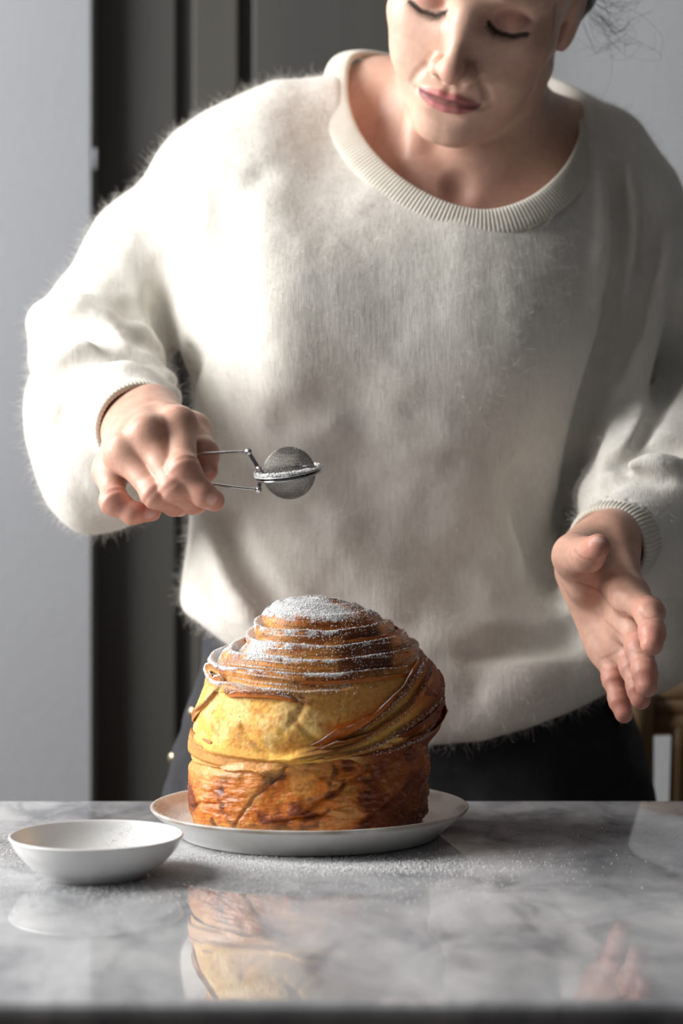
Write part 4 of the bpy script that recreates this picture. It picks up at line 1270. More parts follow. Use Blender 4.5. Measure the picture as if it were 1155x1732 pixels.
bsdf(M_knit).inputs['Specular IOR Level'].default_value = 0.1
bsdf(M_knit).inputs['Subsurface Weight'].default_value = 0.0
bsdf(M_knit).inputs['Subsurface Radius'].default_value = (0.012, 0.009, 0.006)

DT = 1.545
TS = np.array([   # py, centre px, half width px, half depth m, depth of centre
    (215, 740, 215, 0.060, 1.555), (300, 715, 285, 0.085, 1.552), (380, 700, 322, 0.100, 1.550), (480, 684, 338, 0.112, 1.548), (600, 674, 340, 0.120, 1.545), (720, 660, 328, 0.118, 1.542),
    (820, 643, 316, 0.112, 1.540), (920, 632, 308, 0.110, 1.540), (1020, 645, 313, 0.116, 1.540), (1100, 668, 338, 0.124, 1.540),
    (1160, 684, 352, 0.126, 1.540), (1230, 690, 345, 0.120, 1.542), (1300, 690, 340, 0.115, 1.545)])
tz = CAM_Z - (TS[:, 0] - 866) / FPX * DT
tcx = (TS[:, 1] - 577.5) / FPX * DT
ta = TS[:, 2] / FPX * DT
_zz = np.linspace(tz.min(), tz.max(), 200)
def tint(vals):
    v = np.interp(_zz, tz[::-1], vals[::-1])
    k = np.ones(15) / 15
    return np.convolve(np.pad(v, 7, mode='edge'), k, 'valid').astype(np.float32)
T_cx, T_a, T_b, T_cy = tint(tcx), tint(ta), tint(TS[:, 3]), tint(TS[:, 4])

HEMX = (np.array([250, 330, 400, 480, 560, 640, 725, 810, 900, 970, 1040, 1120]) - 577.5) / FPX * 1.45
HEMZ = CAM_Z - (np.array([1035, 1058, 1102, 1150, 1196, 1232, 1256, 1250, 1226, 1202, 1172, 1150]) - 866) / FPX * 1.45

# neck opening
NL = np.array([pt(*a) for a in ((604, 100, 1.556), (588, 150, 1.520), (606, 222, 1.487), (660, 292, 1.462), (735, 342, 1.447), (815, 362, 1.442), (890, 342, 1.447), (948, 292, 1.466), (977, 232, 1.502), (966, 188, 1.550), (905, 165, 1.590), (790, 138, 1.606), (680, 108, 1.596))])
NLC = NL.mean(0)
_u, _s, _vt = np.linalg.svd(NL - NLC)
nN = _vt[2] * np.sign(_vt[2][2]); e1 = _vt[0]; e2 = np.cross(nN, e1)
NLd = closed_spline(NL, 400)
q_ = NLd - NLC
_th = np.arctan2(q_ @ e2, q_ @ e1); _rr = np.hypot(q_ @ e1, q_ @ e2)
_o = np.argsort(_th); _th, _rr = _th[_o], _rr[_o]
_th = np.concatenate([[_th[-1] - 2 * math.pi], _th, [_th[0] + 2 * math.pi]]); _rr = np.concatenate([[_rr[-1]], _rr, [_rr[0]]])
def neck_hole(P, grow=0.004):
    q = P - NLC.astype(np.float32)
    x, y, n = q @ e1, q @ e2, q @ nN
    r = np.interp(np.arctan2(y, x), _th, _rr)
    return np.maximum(np.hypot(x, y) - r - grow, -(n + 0.085))

# sleeves
armL = [shL + np.array([0.02, 0, -0.012]), pt(258, 440, 1.565), pt(160, 585, 1.555)]
foreL = [pt(165, 590, 1.550), pt(175, 680, 1.470), pt(226, 714, 1.385)]
armR = [shR + np.array([-0.018, 0, -0.015]), pt(1135, 500, 1.56), pt(1222, 690, 1.555)]
foreR = [pt(1225, 720, 1.53), pt(1118, 862, 1.44), pt(1046, 912, 1.376)]
def capsule_fold(P, d, pts, r, k, sub=False):
    e = chain(P, [np.asarray(p_) for p_ in pts], [r] * len(pts) if np.ndim(r) == 0 else r)
    return smax(d, -e, k) if sub else smin(d, e, k)
def sleeve_l(P):
    d = chain(P, armL, [0.052, 0.053, 0.050], 0.02)
    d = smin(d, chain(P, foreL, [0.050, 0.050, 0.0335], 0.02), 0.03)
    # bag of cloth hanging under the forearm
    d = smin(d, ell(P, pt(150, 740, 1.475), (0.046, 0.055, 0.074)), 0.03)
    d = smin(d, ell(P, pt(192, 800, 1.455), (0.040, 0.045, 0.042)), 0.03)
    # rolls at the elbow
    d = smin(d, chain(P, [pt(84, 546, 1.53), pt(140, 538, 1.485), pt(215, 566, 1.475), pt(285, 622, 1.49)], [0.020, 0.021, 0.017, 0.010]), 0.008)
    d = smin(d, chain(P, [pt(100, 655, 1.50), pt(130, 616, 1.460), pt(205, 606, 1.445), pt(275, 640, 1.44)], [0.020, 0.020, 0.017, 0.012]), 0.010)
    d = smin(d, chain(P, [pt(110, 740, 1.46), pt(150, 668, 1.425), pt(215, 648, 1.405), pt(282, 672, 1.400)], [0.022, 0.020, 0.015, 0.010]), 0.012)
    return d
def sleeve_r(P):
    d = chain(P, armR, [0.053, 0.056, 0.060], 0.02)
    d = smin(d, chain(P, foreR, [0.066, 0.060, 0.0335], 0.02), 0.03)
    d = smin(d, ell(P, pt(1085, 1010, 1.490), (0.064, 0.050, 0.080)), 0.03)
    d = smin(d, ell(P, pt(1010, 1000, 1.475), (0.034, 0.040, 0.050)), 0.03)
    # folds
    d = smin(d, chain(P, [pt(1110, 430, 1.505), pt(1075, 580, 1.495), pt(1030, 720, 1.485), pt(1000, 830, 1.475)], [0.016, 0.017, 0.017, 0.012]), 0.016)
    d = smin(d, chain(P, [pt(1165, 770, 1.475), pt(1080, 790, 1.452), pt(1015, 838, 1.440)], [0.024, 0.022, 0.014]), 0.012)
    d = smin(d, chain(P, [pt(1160, 830, 1.445), pt(1095, 842, 1.425), pt(1030, 868, 1.420)], [0.022, 0.022, 0.016]), 0.010)
    d = smax(d, -chain(P, [pt(1160, 735, 1.455), pt(1085, 765, 1.44), pt(1020, 800, 1.44)], [0.008, 0.006, 0.003]), 0.014)
    return d
def sweater_base(P):
    P = P.astype(np.float32)
    x, y, z = P[:, 0], P[:, 1], P[:, 2]
    t = np.clip((z - _zz[0]) / (_zz[1] - _zz[0]), 0, 198.999); i = t.astype(np.int32); w = t - i
    def it(a): return a[i] + (a[i + 1] - a[i]) * w
    a_, b_ = it(T_a), it(T_b)
    qx = np.abs(x - it(T_cx)) / a_; qy = np.abs(y - it(T_cy)) / b_
    q = (qx ** 2.3 + qy ** 2.3) ** (1 / 2.3)
    d = (q - 1) * np.minimum(a_, b_) * 0.92
    d = smax(d, z - tz.max(), 0.04)
    # yoke over the shoulders
    d = smin(d, chain(P, [pt(655, 215, 1.558), pt(500, 240, 1.556), shL + np.array([0.01, 0, -0.006])], [0.052, 0.052, 0.050]), 0.045)
    d = smin(d, chain(P, [pt(932, 268, 1.560), pt(1000, 284, 1.558), shR + np.array([-0.008, 0, -0.006])], [0.053, 0.053, 0.051]), 0.045)
    d = smin(d, ell(P, pt(790, 220, 1.60), (0.10, 0.045, 0.06)), 0.05)
    d = smin(d, ell(P, pt(430, 400, 1.535), (0.065, 0.062, 0.085)), 0.06)
    # chest
    d = smin(d, ell(P, pt(540, 560, 1.500), (0.075, 0.070, 0.080)), 0.07)
    d = smin(d, ell(P, pt(800, 585, 1.500), (0.075, 0.070, 0.080)), 0.07)
    d = smin(d, ell(P, pt(800, 440, 1.515), (0.095, 0.062, 0.075)), 0.06)
    # blouse of cloth over the hem
    d = smin(d, ell(P, pt(880, 1150, 1.495), (0.085, 0.060, 0.040)), 0.04)
    d = smin(d, ell(P, pt(450, 1010, 1.490), (0.060, 0.060, 0.050)), 0.04)
    d = smin(d, ell(P, pt(985, 770, 1.560), (0.034, 0.050, 0.075)), 0.03)
    arms = smin(sleeve_l(P), sleeve_r(P), 0.004)
    d = smin(d, arms, 0.018)
    return d
FOLD_PX = [   # (pixels of the path, height (+ ridge, - hollow), half width) in metres
    # sleeve on the image left
    ([(50, 584), (100, 557), (160, 562), (215, 592), (262, 618)], -0.018, 0.006),
    ([(74, 530), (135, 526), (205, 552), (262, 592)], 0.005, 0.009),
    ([(74, 662), (96, 634), (130, 611), (178, 600), (230, 612), (275, 632)], -0.014, 0.0065),
    ([(82, 630), (110, 598), (160, 582), (215, 600)], 0.004, 0.007),
    ([(84, 760), (110, 700), (150, 655), (215, 636)], -0.006, 0.006),
    ([(204, 500), (222, 550), (240, 600)], -0.007, 0.007),
    ([(258, 470), (262, 530), (272, 585)], -0.006, 0.007),
    ([(232, 440), (242, 520), (262, 592)], 0.005, 0.007),
    ([(300, 250), (282, 330), (270, 410)], -0.004, 0.010),
    ([(110, 830), (150, 860), (205, 880)], -0.005, 0.010),
    # torso, image left
    ([(345, 300), (340, 420), (338, 560)], 0.004, 0.009),
    ([(392, 320), (398, 430), (390, 540)], -0.0015, 0.012),
    ([(442, 300), (455, 450), (470, 600), (480, 720)], 0.006, 0.018),
    ([(340, 890), (368, 955), (412, 1020), (450, 1060)], 0.007, 0.009),
    ([(372, 840), (396, 920), (430, 985), (466, 1022)], -0.011, 0.008),
    ([(338, 950), (362, 1000), (400, 1045)], -0.005, 0.006),
    ([(520, 860), (620, 965), (710, 1050)], 0.005, 0.018),
    ([(560, 720), (610, 820), (710, 920), (830, 1005)], -0.007, 0.020),
    ([(700, 700), (690, 800), (720, 880)], 0.003, 0.018),
    # torso, image right
    ([(770, 780), (850, 900), (900, 985)], 0.007, 0.014),
    ([(880, 820), (905, 920), (935, 1000)], -0.012, 0.010),
    ([(800, 1105), (865, 1088), (935, 1085), (1000, 1050)], -0.010, 0.008),
    ([(740, 1120), (820, 1060), (900, 1045)], 0.005, 0.012),
    ([(740, 1190), (850, 1170), (960, 1140)], 0.004, 0.016),
    ([(780, 1230), (810, 1160), (830, 1110)], -0.004, 0.008),
    # shoulder and sleeve on the image right
    ([(1008, 300), (1012, 380), (1006, 470)], 0.009, 0.006),
    ([(1034, 290), (1036, 400), (1034, 520), (1012, 610), (990, 710), (968, 800)], -0.020, 0.0065),
    ([(1064, 310), (1066, 420), (1056, 520)], 0.007, 0.006),
    ([(1090, 320), (1092, 430), (1072, 540), (1050, 620)], -0.012, 0.0065),
    ([(1122, 430), (1098, 530), (1072, 640), (1052, 720), (1020, 800)], 0.010, 0.009),
    ([(1146, 540), (1124, 640), (1090, 730)], -0.010, 0.008),
    ([(1110, 640), (1085, 715), (1040, 790)], 0.006, 0.007),
    ([(1046, 786), (1092, 764), (1152, 757)], -0.014, 0.006),
    ([(1012, 836), (1062, 804), (1122, 806)], -0.008, 0.005),
    ([(1024, 822), (1076, 782), (1140, 785)], 0.005, 0.006),
    ([(955, 1010), (985, 1080), (1030, 1150)], 0.004, 0.010),
]
FOLDS = []
for _px, _h, _w in FOLD_PX:
    FOLDS.append((ray_surface(sweater_base, spline(_px, 7)), _h, _w))
GROOVES = [(ray_surface(sweater_base, spline(c_, 9)) + np.array([0, -0.0015, 0], np.float32), r_) for c_, r_ in (
    ([(46, 588), (70, 566), (110, 556), (165, 564), (215, 592), (258, 618)], 0.006),
    ([(70, 668), (94, 636), (130, 611), (178, 600), (230, 612), (278, 636)], 0.006),
    ([(1034, 286), (1038, 400), (1034, 520), (1012, 610), (990, 710), (966, 800), (946, 880)], 0.0095),
    ([(1090, 310), (1094, 430), (1076, 540), (1052, 640)], 0.006),
    ([(1150, 540), (1126, 640), (1092, 730), (1060, 790)], 0.006),
    ([(1042, 790), (1090, 766), (1154, 757)], 0.008),
    ([(1010, 838), (1060, 808), (1124, 812)], 0.004),
    ([(790, 1110), (865, 1090), (935, 1085), (1006, 1046)], 0.006),
    ([(368, 836), (396, 920), (430, 985), (470, 1026)], 0.007),
    ([(880, 830), (906, 920), (938, 1004)], 0.006))]
RIDGES = [(ray_surface(sweater_base, spline(c_, 9)) + np.array([0, -0.002, 0], np.float32), r_) for c_, r_ in (
    ([(1006, 262), (1010, 340), (1010, 420), (1002, 500)], 0.0075),
    ([(1062, 290), (1066, 380), (1062, 460), (1050, 540)], 0.0065),
    ([(1128, 400), (1104, 510), (1078, 620), (1054, 720), (1016, 812)], 0.0085),
    ([(1120, 620), (1096, 700), (1050, 784)], 0.006),
    ([(1030, 826), (1080, 788), (1150, 786)], 0.007),
    ([(345, 880), (372, 955), (414, 1024), (456, 1066)], 0.007))]
def sweater_sdf(P):
    d = sweater_base(P)
    P = P.astype(np.float32)
    m = np.abs(d) < 0.045
    if m.any():
        Pm = P[m]; e = d[m]
        for pts, dep, wd in FOLDS:
            lo_, hi_ = pts.min(0) - 3 * wd, pts.max(0) + 3 * wd
            k = np.nonzero(((Pm > lo_) & (Pm < hi_)).all(1))[0]
            if len(k) == 0: continue
            c_ = chain(Pm[k], pts, [0.0] * len(pts))
            pk_ = Pm[k]; en = np.minimum(np.linalg.norm(pk_ - pts[0], axis=1), np.linalg.norm(pk_ - pts[-1], axis=1))
            e[k] = e[k] - dep * np.exp(-c_ ** 2 / (2 * wd ** 2)) * sstep(-0.006, 0.034, en)
        for pts, r_ in RIDGES:
            lo_, hi_ = pts.min(0) - 0.03, pts.max(0) + 0.03
            k = np.nonzero(((Pm > lo_) & (Pm < hi_)).all(1))[0]
            if len(k): e[k] = smin(e[k], chain(Pm[k], pts, [0.001] + [r_ * 0.7] + [r_] * (len(pts) - 4) + [r_ * 0.7] + [0.001]), 0.014)
        for pts, r_ in GROOVES:
            lo_, hi_ = pts.min(0) - 0.03, pts.max(0) + 0.03
            k = np.nonzero(((Pm > lo_) & (Pm < hi_)).all(1))[0]
            if len(k): e[k] = smax(e[k], -chain(Pm[k], pts, [0.001] + [r_ * 0.8] + [r_] * (len(pts) - 4) + [r_ * 0.8] + [0.001]), 0.012)
        # pocket of shadow under the arm
        e = smax(e, -chain(Pm, [pt(308, 600, 1.42), pt(312, 615, 1.50), pt(320, 660, 1.53)], [0.010, 0.014, 0.012]), 0.012)
        e = e - 0.0020 * fbm(Pm * np.array([1, 1, 0.45], np.float32), 0.050, 2) - 0.0004 * fbm(Pm + 9, 0.014, 2)
        # hem and openings
        hz_ = np.interp(Pm[:, 0], HEMX, HEMZ)
        bodyzone = (Pm[:, 1] > 1.36)
        inner = (Pm[:, 0] > HEMX[1] - 0.02) & (Pm[:, 0] < HEMX[10] + 0.01)
        side_arm = np.zeros(len(Pm), bool); lowz = Pm[:, 2] < HEMZ.max() + 0.03
        side_arm[lowz] = np.minimum(sleeve_l(Pm[lowz]), sleeve_r(Pm[lowz])) < 0.004
        cut = np.where(inner & ~side_arm, hz_ - Pm[:, 2], -1.0)
        cut = np.where(side_arm, np.where(Pm[:, 2] < HEMZ.min() - 0.01, hz_ - Pm[:, 2], -1.0), cut)
        e = smax(e, cut, 0.012)
        e = smax(e, -neck_hole(Pm), 0.008)
        # cuff mouths
        for (a0, a1, rr2) in ((foreL[1], foreL[2], 0.029), (foreR[1], foreR[2], 0.029)):
            ax = (a1 - a0) / np.linalg.norm(a1 - a0)
            s_ = (Pm - a1.astype(np.float32)) @ ax.astype(np.float32)
            rad = np.linalg.norm(Pm - a1 - s_[:, None] * ax, axis=1)
            e = smax(e, np.where(rad < 0.060, s_ - 0.010, -1), 0.006)
            e = smax(e, -np.maximum(rad - rr2, -(s_ + 0.030)), 0.004)
        d[m] = e
    return d
SV, SQ = surface(sweater_sdf, (pt(20, 0, 1.5)[0] - 0.02, 1.355, float(HEMZ.min()) - 0.06), (pt(1300, 0, 1.56)[0], 1.70, float(pt(0, 30, 1.56)[2])), 0.0034, 2.0, 1)
sweater = mesh_np('sweater', SV, SQ, M_knit, person)

# ribbed collar and cuffs
M_rib = new_mat('cream_rib_knit', (0.78, 0.74, 0.65), 0.9)
_v = coord(M_rib)
lk(M_rib, mixc(M_rib, 1.0, ramp(M_rib, noise(M_rib, _v, 60, 4), [(0.3, (0.74, 0.70, 0.61)), (0.7, (0.82, 0.785, 0.70))]), ramp(M_rib, attr(M_rib, 'rib', 'Fac'), [(0.0, (0.86, 0.85, 0.83)), (1.0, (1.02, 1.02, 1.02))]), 'MULTIPLY'), bsdf(M_rib).inputs['Base Color'])
lk(M_rib, bump(M_rib, noise(M_rib, _v, 700, 3), 0.35, 0.001), bsdf(M_rib).inputs['Normal'])
bsdf(M_rib).inputs['Sheen Weight'].default_value = 0.3
bsdf(M_rib).inputs['Specular IOR Level'].default_value = 0.1
def band(name, loop, out, width, thick, ribs, ref, lift, nsec=26):
    """flat ribbed tube: loop (n,3) centre line, out (n,3) unit direction of its width"""
    n = len(loop)
    tan = np.roll(loop, -1, 0) - np.roll(loop, 1, 0); tan /= np.linalg.norm(tan, axis=1, keepdims=True)
    out = out - tan * (out * tan).sum(1, keepdims=True); out /= np.linalg.norm(out, axis=1, keepdims=True)
    nrm = np.cross(tan, out)
    nrm *= np.sign((nrm * ref).sum(1, keepdims=True) + 1e-9)
    loop = loop + nrm * lift
    a = np.linspace(0, 2 * math.pi, nsec, endpoint=False)
    s = np.concatenate([[0], np.cumsum(np.linalg.norm(np.diff(loop, axis=0), axis=1))])
    rb = 0.5 + 0.5 * np.cos(s / s[-1] * ribs * 2 * math.pi)
    th = thick * (0.84 + 0.20 * rb)
    ca_, sa_ = np.cos(a), np.sin(a)
    ca_ = np.sign(ca_) * np.abs(ca_) ** 0.8; sa_ = np.sign(sa_) * np.abs(sa_) ** 0.65
    V = loop[:, None] + out[:, None] * (width * ca_)[None, :, None] + nrm[:, None] * (th[:, None] * sa_[None])[:, :, None]
    i, k = np.meshgrid(np.arange(n), np.arange(nsec), indexing='ij'); j = (i + 1) % n; l = (k + 1) % nsec
    Q = np.stack([i * nsec + k, j * nsec + k, j * nsec + l, i * nsec + l], -1).reshape(-1, 4)
    o = mesh_np(name, V.reshape(-1, 3), Q, M_rib, sweater, True, {'rib': np.repeat(rb, nsec)})
    return o
NCL = 1600
nl = closed_spline(NL, NCL)
rad = nl - NLC; rad -= np.outer(rad @ nN, nN); rad /= np.linalg.norm(rad, axis=1, keepdims=True)
frt = sstep(0.2, 0.9, -rad[:, 1])            # front part lies on the steep chest
out = rad - nN * (0.55 + 0.25 * frt)[:, None]
dn_ = np.stack([rad[:, 0] * 0.8, np.full(NCL, -0.22), np.full(NCL, -0.95)], 1)
out = out * (1 - 0.8 * frt[:, None]) + dn_ * 0.8 * frt[:, None]
out /= np.linalg.norm(out, axis=1, keepdims=True)
band('collar', nl + out * 0.0105, out, 0.0115, 0.0038, 230, nN * 0.5 + np.array([0, -0.5, 0]) * frt[:, None] + nN * 0.5, (0.003 + 0.0045 * frt)[:, None])
for (a0, a1, R_) in ((foreL[1], foreL[2], 0.0325), (foreR[1], foreR[2], 0.0305)):
    ax = (a1 - a0) / np.linalg.norm(a1 - a0)
    h_ = np.cross(ax, [0, 0, 1.0]); h_ /= np.linalg.norm(h_); g_ = np.cross(h_, ax)
    aa = np.linspace(0, 2 * math.pi, 600, endpoint=False)
    ring = a1 + ax * 0.004 + R_ * (np.cos(aa)[:, None] * h_ + 0.92 * np.sin(aa)[:, None] * g_)
    ring = ring + ax * (0.002 * np.sin(aa * 2 + 1))[:, None]
    band('cuff', ring, np.tile(ax, (600, 1)), 0.0145, 0.0038, 62, ring - a1, 0.0)

# halo of mohair fibres
M_fuzz = new_mat('mohair_fibre', (0.86, 0.84, 0.79), 0.8)
_v = coord(M_fuzz)
lk(M_fuzz, ramp(M_fuzz, noise(M_fuzz, _v, 50, 2), [(0.3, (0.84, 0.815, 0.76)), (0.7, (0.90, 0.88, 0.84))]), bsdf(M_fuzz).inputs['Base Color'])
bsdf(M_fuzz).inputs['Specular IOR Level'].default_value = 0.1
def fuzz(V, Q, n, seed, lmin, lmax, rad_):
    g = np.random.default_rng(seed)
    a = np.linalg.norm(np.cross(V[Q[:, 2]] - V[Q[:, 0]], V[Q[:, 3]] - V[Q[:, 1]]), axis=1)
    N = normals(V, Q)
    w = a * np.where(V[Q[:, 0]][:, 1] < 1.62, 1.0, 0.25)
    w = w * np.where(neck_hole(V[Q[:, 0]], 0.006) < 0.0, 0.0, 1.0)
    f = g.choice(len(Q), n, p=w / w.sum())
    uv = g.random((n, 2)); b = V[Q[f]]
    P = b[:, 0] * ((1 - uv[:, :1]) * (1 - uv[:, 1:])) + b[:, 1] * (uv[:, :1] * (1 - uv[:, 1:])) + b[:, 2] * (uv[:, :1] * uv[:, 1:]) + b[:, 3] * ((1 - uv[:, :1]) * uv[:, 1:])
    nn = N[Q[f, 0]]
    rd = g.normal(size=(n, 3)); rd -= nn * (rd * nn).sum(1, keepdims=True); rd /= np.linalg.norm(rd, axis=1, keepdims=True)
    L = lmin + (lmax - lmin) * g.random(n) ** 3.5
    el_ = g.uniform(0.15, 1.15, n)
    d0 = nn * np.sin(el_)[:, None] + rd * np.cos(el_)[:, None]
    r2 = g.normal(size=(n, 3)) * 0.75
    K = 5
    pts = np.zeros((n, K, 3)); pts[:, 0] = P - nn * 0.0005
    for k in range(1, K):
        d = d0 + r2 * (k / K) ** 1.3 + np.array([0, 0, -0.25]) * (k / K)
        d /= np.linalg.norm(d, axis=1, keepdims=True)
        pts[:, k] = pts[:, k - 1] + d * (L / (K - 1))[:, None]
    cu = bpy.data.hair_curves.new('mohair_fuzz')
    cu.add_curves([K] * n)
    cu.points.foreach_set('position', pts.astype(np.float32).ravel())
    ra = cu.attributes.get('radius') or cu.attributes.new('radius', 'FLOAT', 'POINT')
    ra.data.foreach_set('value', np.tile((rad_ * np.linspace(1, 0.35, K)).astype(np.float32), n))
    cu.materials.append(M_fuzz)
    o = bpy.data.objects.new('mohair_fuzz', cu); COL.objects.link(o); put(o, sweater)
    o['kind'] = 'stuff'
    return o
fuzz(SV, SQ, 110000, 4, 0.0025, 0.0165, 0.000055)

# ------------------------------------------------------------------ jeans
M_denim = new_mat('black_denim', (0.012, 0.0125, 0.016), 0.85)
_v = coord(M_denim)
lk(M_denim, ramp(M_denim, noise(M_denim, _v, 45, 6, 0.7), [(0.3, (0.011, 0.0115, 0.014)), (0.7, (0.028, 0.029, 0.036))]), bsdf(M_denim).inputs['Base Color'])
lk(M_denim, bump(M_denim, noise(M_denim, coord(M_denim, (1, 1, 1.6)), 900, 2), 0.4, 0.001), bsdf(M_denim).inputs['Normal'])
JS = np.array([(1030, 690, 330, 0.098), (1120, 690, 352, 0.104), (1210, 690, 372, 0.108), (1290, 690, 380, 0.112), (1360, 688, 392, 0.114), (1430, 688, 395, 0.113), (1520, 688, 395, 0.105)])
jz = CAM_Z - (JS[:, 0] - 866) / FPX * 1.555
jcx = (JS[:, 1] - 577.5) / FPX * 1.555; ja = JS[:, 2] / FPX * 1.555
def jeans_sdf(P):
    x, y, z = P[:, 0], P[:, 1], P[:, 2]
    c_, a_, b_ = np.interp(z, jz[::-1], jcx[::-1]), np.interp(z, jz[::-1], ja[::-1]), np.interp(z, jz[::-1], JS[::-1, 3])
    q = ((np.abs(x - c_) / a_) ** 2.3 + (np.abs(y - 1.555) / b_) ** 2.3) ** (1 / 2.3)
    d = (q - 1) * b_ * 0.9
    d = smax(d, z - jz.max(), 0.01); d = smax(d, jz.min() - z, 0.05)
    for j in (0, 1):
        sg = -1 if j == 0 else 1
        d = smin(d, chain(P, [hp_[j] + np.array([sg * 0.008, 0, -0.02]), kn[j], an[j] + np.array([0, 0, 0.02])], [0.100, 0.070, 0.062]), 0.04)
    # seams and creases
    d = d + 0.002 * np.exp(-((x - hipc[0]) / 0.004) ** 2) * (y < 1.5) * (z > 0.75)
    d = d - 0.002 * fbm(P * np.array([1, 1, 1.5], np.float32), 0.045, 3)
    d = smax(d, 0.028 - z, 0.01)
    return d
JV, JQ = surface(jeans_sdf, (hipc[0] - 0.25, 1.38, 0.0), (hipc[0] + 0.25, 1.74, jz.max() + 0.02), 0.0055, 1.8, 1)
jeans = mesh_np('jeans', JV, JQ, M_denim, person)
M_brass = new_mat('aged_brass', (0.42, 0.33, 0.20), 0.35, 1.0)
lk(M_brass, ramp(M_brass, noise(M_brass, coord(M_brass), 400, 2), [(0.3, (0.36, 0.28, 0.17)), (0.7, (0.52, 0.42, 0.28))]), bsdf(M_brass).inputs['Base Color'])
def jeans_front(px, py):
    """point of the jeans surface seen at that pixel (marching from the front)"""
    ds_ = np.linspace(1.38, 1.70, 321)
    Pq = np.array([pt(px, py, q) for q in ds_], np.float32)
    v = jeans_sdf(Pq); i = np.nonzero(v < 0)[0]
    return Pq[i[0]] if len(i) else Pq[np.argmin(v)]
for (px, py) in ((325, 1205), (291, 1282)):
    c_ = jeans_front(px, py)
    o = MB().lathe([(0.0001, 0.0022), (0.0030, 0.0020), (0.0046, 0.0012), (0.0050, 0.0), (0.0050, -0.003)], (0, 0, 0), 24).build('rivet', M_brass)
    nrm_ = Vector((-0.75, -0.65, 0.0)).normalized()
    o.data.transform(Matrix.Translation(Vector(c_)) @ nrm_.to_track_quat('Z', 'Y').to_matrix().to_4x4())
    put(o, jeans)
pk = MB()
pk.tube(spline([jeans_front(*q) + np.array([0, -0.0015, 0]) for q in ((356, 1140), (354, 1185), (344, 1228), (326, 1264))], 30), 0.0016, 6)
pk.build('pocket_seam', M_denim, jeans)
# shoes
M_shoe = new_mat('black_leather', (0.015, 0.014, 0.013), 0.4)
lk(M_shoe, ramp(M_shoe, noise(M_shoe, coord(M_shoe), 80, 3), [(0.3, (0.012, 0.011, 0.010)), (0.7, (0.022, 0.020, 0.018))]), bsdf(M_shoe).inputs['Base Color'])
for j in (0, 1):
    def shoe(P, j=j):
        d = chain(P, [an[j] + np.array([0, 0.02, -0.028]), an[j] + np.array([0, -0.08, -0.030]), an[j] + np.array([0, -0.155, -0.038])], [0.042, 0.042, 0.034])
        d = smin(d, cone(P, an[j] + np.array([0, 0.01, -0.02]), an[j] + np.array([0, 0.01, 0.02]), 0.044, 0.045), 0.02)
        return smax(d, -P[:, 2] + 0.001, 0.006)
    v, q_ = surface(shoe, an[j] - np.array([0.07, 0.24, FZ + 0.01]), an[j] + np.array([0.07, 0.10, 0.075]), 0.006, 1.6, 1)
    mesh_np('shoe', v, q_, M_shoe, person)

# ------------------------------------------------------------------ hair, lashes, brows
M_hair = new_mat('dark_brown_hair', (0.035, 0.024, 0.018), 0.45)
lk(M_hair, ramp(M_hair, noise(M_hair, coord(M_hair, (1, 1, 1)), 300, 3), [(0.3, (0.022, 0.015, 0.011)), (0.7, (0.055, 0.038, 0.028))]), bsdf(M_hair).inputs['Base Color'])
def hair_sdf(P):
    L = w2h(P); S = L.copy(); S[:, 0] = np.abs(S[:, 0])
    d = ell(S, (0, -0.016, 0.040), (0.0800, 0.101, 0.090))
    d = smax(d, L[:, 1] - 0.055 - (L[:, 2] - 0.05) * 0.15, 0.006)
    # face and ear cut-outs: keep hair above a line from temple to behind the ear
    line = np.where(L[:, 1] > -0.02, 0.040 - 0.35 * (0.055 - L[:, 1]), 0.018 - (-(L[:, 1]) - 0.02) * 0.95)
    d = smax(d, line - L[:, 2], 0.008)
    d = smin(d, ell(S, (0.056, -0.058, -0.010), (0.026, 0.036, 0.036)), 0.02)    # gathered behind the ears
    d = smin(d, ell(S, (0, -0.118, 0.030), (0.040, 0.034, 0.038)), 0.012)     # bun
    a = np.arctan2(L[:, 2] - 0.03, S[:, 0])
    return d + 0.0010 * np.sin(a * 60 + 6 * fbm(P, 0.03, 2))
hv, hq = surface(hair_sdf, HC - 0.19, HC + 0.16, 0.0032, 1.6, 1)
hair = mesh_np('hair', hv, hq, M_hair, person)
# loose strands: (start, points in pixels+depth)
st = MB()
g = np.random.default_rng(21)
def strand(pts, r=0.00013, n=36):
    P_ = spline(pts, n)
    st.tube(P_, r * np.linspace(1, 0.5, n), 4)
# curls escaping behind the ear, upper right
for k in range(34):
    x0, y0 = g.uniform(985, 1022), g.uniform(-12, 42)
    d_ = g.uniform(1.44, 1.52)
    x1 = x0 + g.uniform(20, 80); y1 = y0 + g.uniform(-10, 62)
    x2 = x1 + g.uniform(-30, 36); y2 = y1 + g.uniform(-45, 30)
    x3 = x2 + g.uniform(-60, 10); y3 = y2 + g.uniform(-30, 45)
    strand([pt(x0, y0, d_), pt((x0 + x1) / 2 + g.uniform(-8, 8), (y0 + y1) / 2 + g.uniform(0, 26), d_ + 0.004), pt(x1, y1, d_ + g.uniform(-.01, .01)), pt(x2, y2, d_ + g.uniform(-.015, .015)), pt(x3, y3, d_ + g.uniform(-.02, .02))], 0.00013)
strand([pt(1000, 20, 1.46), pt(1060, 60, 1.46), pt(1108, 85, 1.465), pt(1118, 100, 1.465), pt(1090, 102, 1.46), pt(1050, 92, 1.46)])
strand([pt(1010, 0, 1.46), pt(1075, 20, 1.46), pt(1118, 60, 1.465), pt(1116, 95, 1.465)])
strand([pt(1030, 60, 1.46), pt(1035, 120, 1.46), pt(1022, 160, 1.465), pt(1005, 180, 1.465)], 0.0001)
ls_ = st.build('loose_strands', M_hair, hair); ls_['kind'] = 'stuff'
st = MB()
